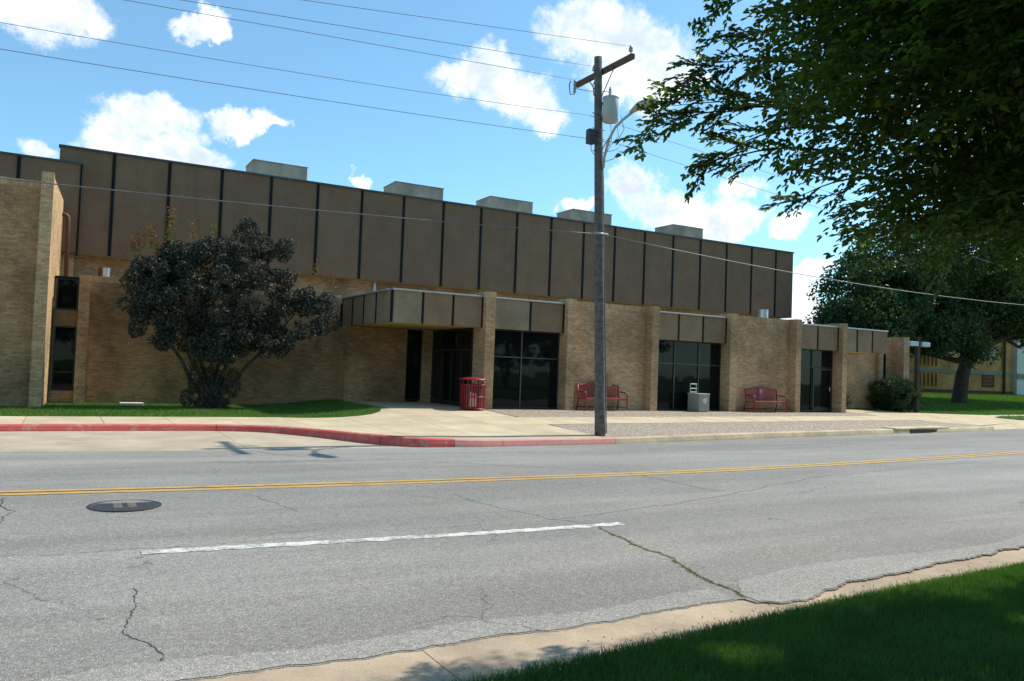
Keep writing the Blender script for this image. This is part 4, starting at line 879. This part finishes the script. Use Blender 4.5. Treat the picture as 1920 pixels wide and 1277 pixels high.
# sprays: a twig with alternate leaves and a few side twigs, built once in several variants
def spray(n_side=5, L=.55):
    lv = []; ld = []; tw = []
    def twig(p, d, Ln, r):
        pts = [p.copy()]; k = max(3, int(Ln/.036)); q = p.copy(); dd = d.copy(); side = np.cross(dd, [0, 0, 1.]); side /= np.linalg.norm(side)+1e-9
        for i in range(k):
            dd = dd+RNG.normal(size=3)*.07+np.array([0, 0, -.003]); dd /= np.linalg.norm(dd); q = q+dd*Ln/k; pts.append(q.copy())
            s = 1 if i % 2 else -1; l = dd*.75+side*s*.8+RNG.normal(size=3)*.22; lv.append(q.copy()); ld.append(l/np.linalg.norm(l))
        lv.append(q.copy()); ld.append(dd); tw.append((pts, r)); return pts
    main = twig(np.zeros(3), np.array([1., 0, 0]), L, .004)
    for i in range(n_side):
        j = 2+int((len(main)-4)*(i+.5)/n_side); s = 1 if i % 2 else -1
        twig(main[j], np.array([.72, .68*s, RNG.normal()*.25]), L*RNG.uniform(.3, .55)*(1-.4*i/n_side), .0025)
    return np.array(lv), np.array(ld), tw
SPR = [spray(6, .6), spray(5, .5), spray(7, .75), spray(4, .45)]
def place_sprays(O, Dr, scale=1.0, wood_too=False, leafL=.062, leafW=.033):
    Vs = []
    pick = RNG.integers(0, len(SPR), len(O))
    for k in range(len(SPR)):
        lv, ld, tw = SPR[k]; I = np.where(pick == k)[0]
        if not len(I): continue
        d = Dr[I]/np.linalg.norm(Dr[I], axis=1)[:, None]; up = np.tile([0, 0, 1.], (len(I), 1))+.35*rnd_unit(len(I)); s = np.cross(up, d); s /= np.linalg.norm(s, axis=1)[:, None]; n_ = np.cross(d, s)
        M = np.stack([d, s, n_], 2)    # columns
        sc = scale*RNG.uniform(.8, 1.2, len(I))
        P = np.einsum('nij,mj->nmi', M, lv)*sc[:, None, None]+O[I][:, None, :]; Q = np.einsum('nij,mj->nmi', M, ld)
        P = P.reshape(-1, 3); Q = Q.reshape(-1, 3); N = np.repeat(n_, len(lv), 0)+.6*rnd_unit(len(P)); N -= (N*Q).sum(1)[:, None]*Q; N /= np.linalg.norm(N, axis=1)[:, None]
        T = np.cross(N, Q); L_ = leafL*RNG.uniform(.6, 1.15, len(P))[:, None]; W_ = leafW*RNG.uniform(.75, 1.15, len(P))[:, None]*.5
        base = P; tip = P+Q*L_-N*L_*.12
        a1 = P+Q*L_*.30+T*W_*.95+N*W_*.35; a2 = P+Q*L_*.68+T*W_*.75+N*W_*.25; b1 = P+Q*L_*.30-T*W_*.95+N*W_*.35; b2 = P+Q*L_*.68-T*W_*.75+N*W_*.25
        Vs.append(np.stack([base, a1, a2, tip, b2, b1], 1).reshape(-1, 3))
        if wood_too:
            for r_ in range(len(I)):
                for pts, rad in tw:
                    W3 = [tuple(M[r_] @ p*sc[r_]+O[I][r_]) for p in pts[::3]+[pts[-1]]]; wood.tube(W3, [rad]*(len(W3)-1)+[.0012], 4, cap=False)
    V = np.concatenate(Vs); n = len(V)//6; i0 = np.arange(n)[:, None]*6
    Fq = np.concatenate([i0+np.array([[0, 1, 2, 3]]), i0+np.array([[0, 3, 4, 5]])], 0); return V, Fq
NC = 110000
cand = np.column_stack([uni(NC, cx-rx*1.1, cx+rx*1.1), uni(NC, cy-ry*1.1, cy+ry*1.1), uni(NC, cz-rz_*1.1, cz+rz_*1.1)])
q = inside(cand)+bumpn(cand)
# open lanes in the crown along the sun's direction, through which flecks of light reach the lawn
def in_lane(P):
    sb = P[:, 0]*math.sin(math.radians(SUN_EL))-P[:, 2]*math.cos(math.radians(SUN_EL)); sy = P[:, 1]-.028*P[:, 2]
    return (np.sin(sb*3.9+sy*1.6)+np.sin(sy*6.3-sb*2.5+.9)+np.sin(sb*7.3+sy*4.1+2.) > 1.62) & (sy < 4.0)
# dense fine foliage in the street-side, low part (what one can look into); coarser leaves fill the rest
front = cand[(q < .86) & (cand[:, 1] > cand[:, 0]*.45-.4) & (cand[:, 2] < 7.5)]
front = front[RNG.permutation(len(front))[:5000]]
Dr = front-np.array([cx+.5, cy-1.2, cz-.6]); Dr[:, 2] *= .5; Dr += rnd_unit(len(Dr))*1.6; Dr[:, 2] -= .1
V1, F1 = place_sprays(front, Dr, 1.0)
# long twigs reaching out to the left
TW = [((5.2, 4.25, 2.05), (3.46, 4.4, 1.72)), ((5.3, 4.1, 2.25), (3.85, 4.35, 2.22)), ((5.2, 4.3, 1.75), (3.95, 4.4, 1.50)), ((5.0, 4.1, 3.0), (4.05, 4.3, 2.72)), ((5.6, 4.1, 1.55), (4.9, 4.4, 1.40)),
      ((5.0, 4.0, 2.5), (4.15, 4.3, 2.45)), ((6.4, 4.1, 1.5), (5.6, 4.4, 1.2)), ((5.0, 4.2, 1.9), (4.1, 4.45, 1.6)), ((7.4, 4.0, 1.6), (6.6, 4.3, 1.06)), ((5.4, 4.2, 2.0), (3.7, 4.45, 1.92))]
to = []; td = []
for a, b in TW:
    a = np.array(a)*1.0; b = np.array(b)*1.03; a[1] -= .15; L = np.linalg.norm(b-a); u = (b-a)/L; k = int(L/.13); side = np.cross(u, [0, 0, 1.]); up_ = np.cross(side, u)
    pts = [a+(b-a)*t+np.array([0, 0, .10*math.sin(PI*t)]) for t in np.linspace(0, 1, 9)]; wood.tube([tuple(p) for p in pts], list(np.linspace(.014, .002, 9)), 5)
    for i in range(k):
        t = (i+.4)/k; p = a+(b-a)*t+np.array([0, 0, .10*math.sin(PI*t)]); sg = 1 if i % 2 else -1
        to.append(p); td.append(u*.9+sg*up_*RNG.uniform(.1, .8)+sg*side*RNG.uniform(-.5, .9))
    to.append(b-u*.25); td.append(u)
F1 = F1[~in_lane(V1[F1[:, 0]])]
V2, F2 = place_sprays(np.array(to), np.array(td), .55, True)
V12 = np.concatenate([V1, V2]); F12 = np.concatenate([F1, F2+len(V1)])
o = np_obj('crown', V12-NO, F12, 'leaf_near', nt_)
hole = np.sin(cand[:, 0]*2.3+cand[:, 2]*1.9)+np.sin(cand[:, 1]*3.1-cand[:, 2]*2.7+.7)+np.sin(cand[:, 0]*4.1+cand[:, 1]*3.7+2)
vis = cand[:, 1] > cand[:, 0]*.42-.3
fillp = cand[(q < .88) & (vis | (hole < .95))]; pw = np.where(fillp[:, 1] > fillp[:, 0]*.42-.3, 3., 1.); pw /= pw.sum()
fillp = fillp[RNG.choice(len(fillp), 170000, p=pw)]+RNG.normal(size=(170000, 3))*.09
fillp = fillp[~in_lane(fillp)]
nearf = fillp[:, 1] > fillp[:, 0]*.42-.3
Va, Fa = leaf_quads(np.concatenate([fillp[nearf], fillp[nearf]+RNG.normal(size=(nearf.sum(), 3))*.10]), .078, .042, .2); Vb, Fb = leaf_quads(fillp[~nearf], .15, .085, .2); V3 = np.concatenate([Va, Vb]); F3 = np.concatenate([Fa, Fb+len(Va)]); np_obj('inner_crown', V3-NO, F3, 'leaf_near', nt_)
for k in range(26):
    e = cand[(q < .55)][k*37 % 4000]; P, Rr = limb(fork, Vector(e), .10, .02, 6, .2); wood.tube(P, Rr, 7)
wd = wood.build('trunk', 'bark', None, smooth=True); wd.parent = nt_; wd.location = tuple(-NO)

# ------------------------------------------------------------------ building behind the far tree
Y2 = tag(empty('yellow_brick_building', (60, 40, -.6)), 'two storey yellow brick building behind the spreading tree', 'building'); Y2.location = (0, 0, 0)
def yb(name, mat, *a, bevel=0): return box(name, mat, Y2, *a)
yb('wall', 'brick_yellow', 56.0, 71.9, 40, 45, -1.0, 6.0); yb('foundation', 'foundation', 55.95, 71.95, 39.93, 39.99, -1.0, -.25)
yb('wall', 'wall_pale', 71.95, 90, 39.6, 45, -1.0, 6.0); yb('string_course', 'band_blue', 56, 71.9, 39.93, 39.995, 1.10, 1.38); yb('string_course', 'band_blue', 71.95, 90, 39.55, 39.595, .85, 1.3)
rf = MB(); rf.v += [(55.2, 39.0, 5.9), (91, 39.0, 5.9), (91, 45.8, 5.9), (55.2, 45.8, 5.9), (59, 42.5, 7.4), (88, 42.5, 7.4)]; rf.f += [(0, 1, 5, 4), (1, 2, 5), (2, 3, 4, 5), (3, 0, 4), (0, 3, 2, 1)]; rf.build('roof', 'roof_pink', Y2)
for (x0, x1, z0, z1, lou) in ((67.6, 69.2, 2.65, 4.0, False), (67.5, 69.2, .05, 1.15, True), (62.5, 63.9, 2.65, 4.0, False), (74.5, 76, 2.3, 3.8, False)):
    yy = 39.95 if x0 < 71 else 39.55
    f = MB().box(x0, x0+.1, yy, yy+.06, z0, z1).box(x1-.1, x1, yy, yy+.06, z0, z1).box(x0+.1, x1-.1, yy, yy+.06, z0, z0+.1).box(x0+.1, x1-.1, yy, yy+.06, z1-.1, z1).build('window', 'wall_pale' if not lou else 'foundation', Y2)
    if lou:
        for k in range(8): box('louvre', 'foundation', f, x0+.1, x1-.1, yy+.01, yy+.04, z0+.12+k*.12, z0+.2+k*.12)
    else: box('pane', 'dark_glass', f, x0+.1, x1-.1, yy+.03, yy+.04, z0+.1, z1-.1)
for z0 in (1.6, .0):
    for x0 in (59.2, 59.7, 60.2, 60.7, 61.2): yb('brick_rib', 'brick_yellow', x0, x0+.16, 39.86, 39.99, z0, z0+1.0)
MB().tube([(70.5, 39.85, 5.9), (70.5, 39.85, -.8)], .10, 8).build('downpipe', 'sign_post', Y2)
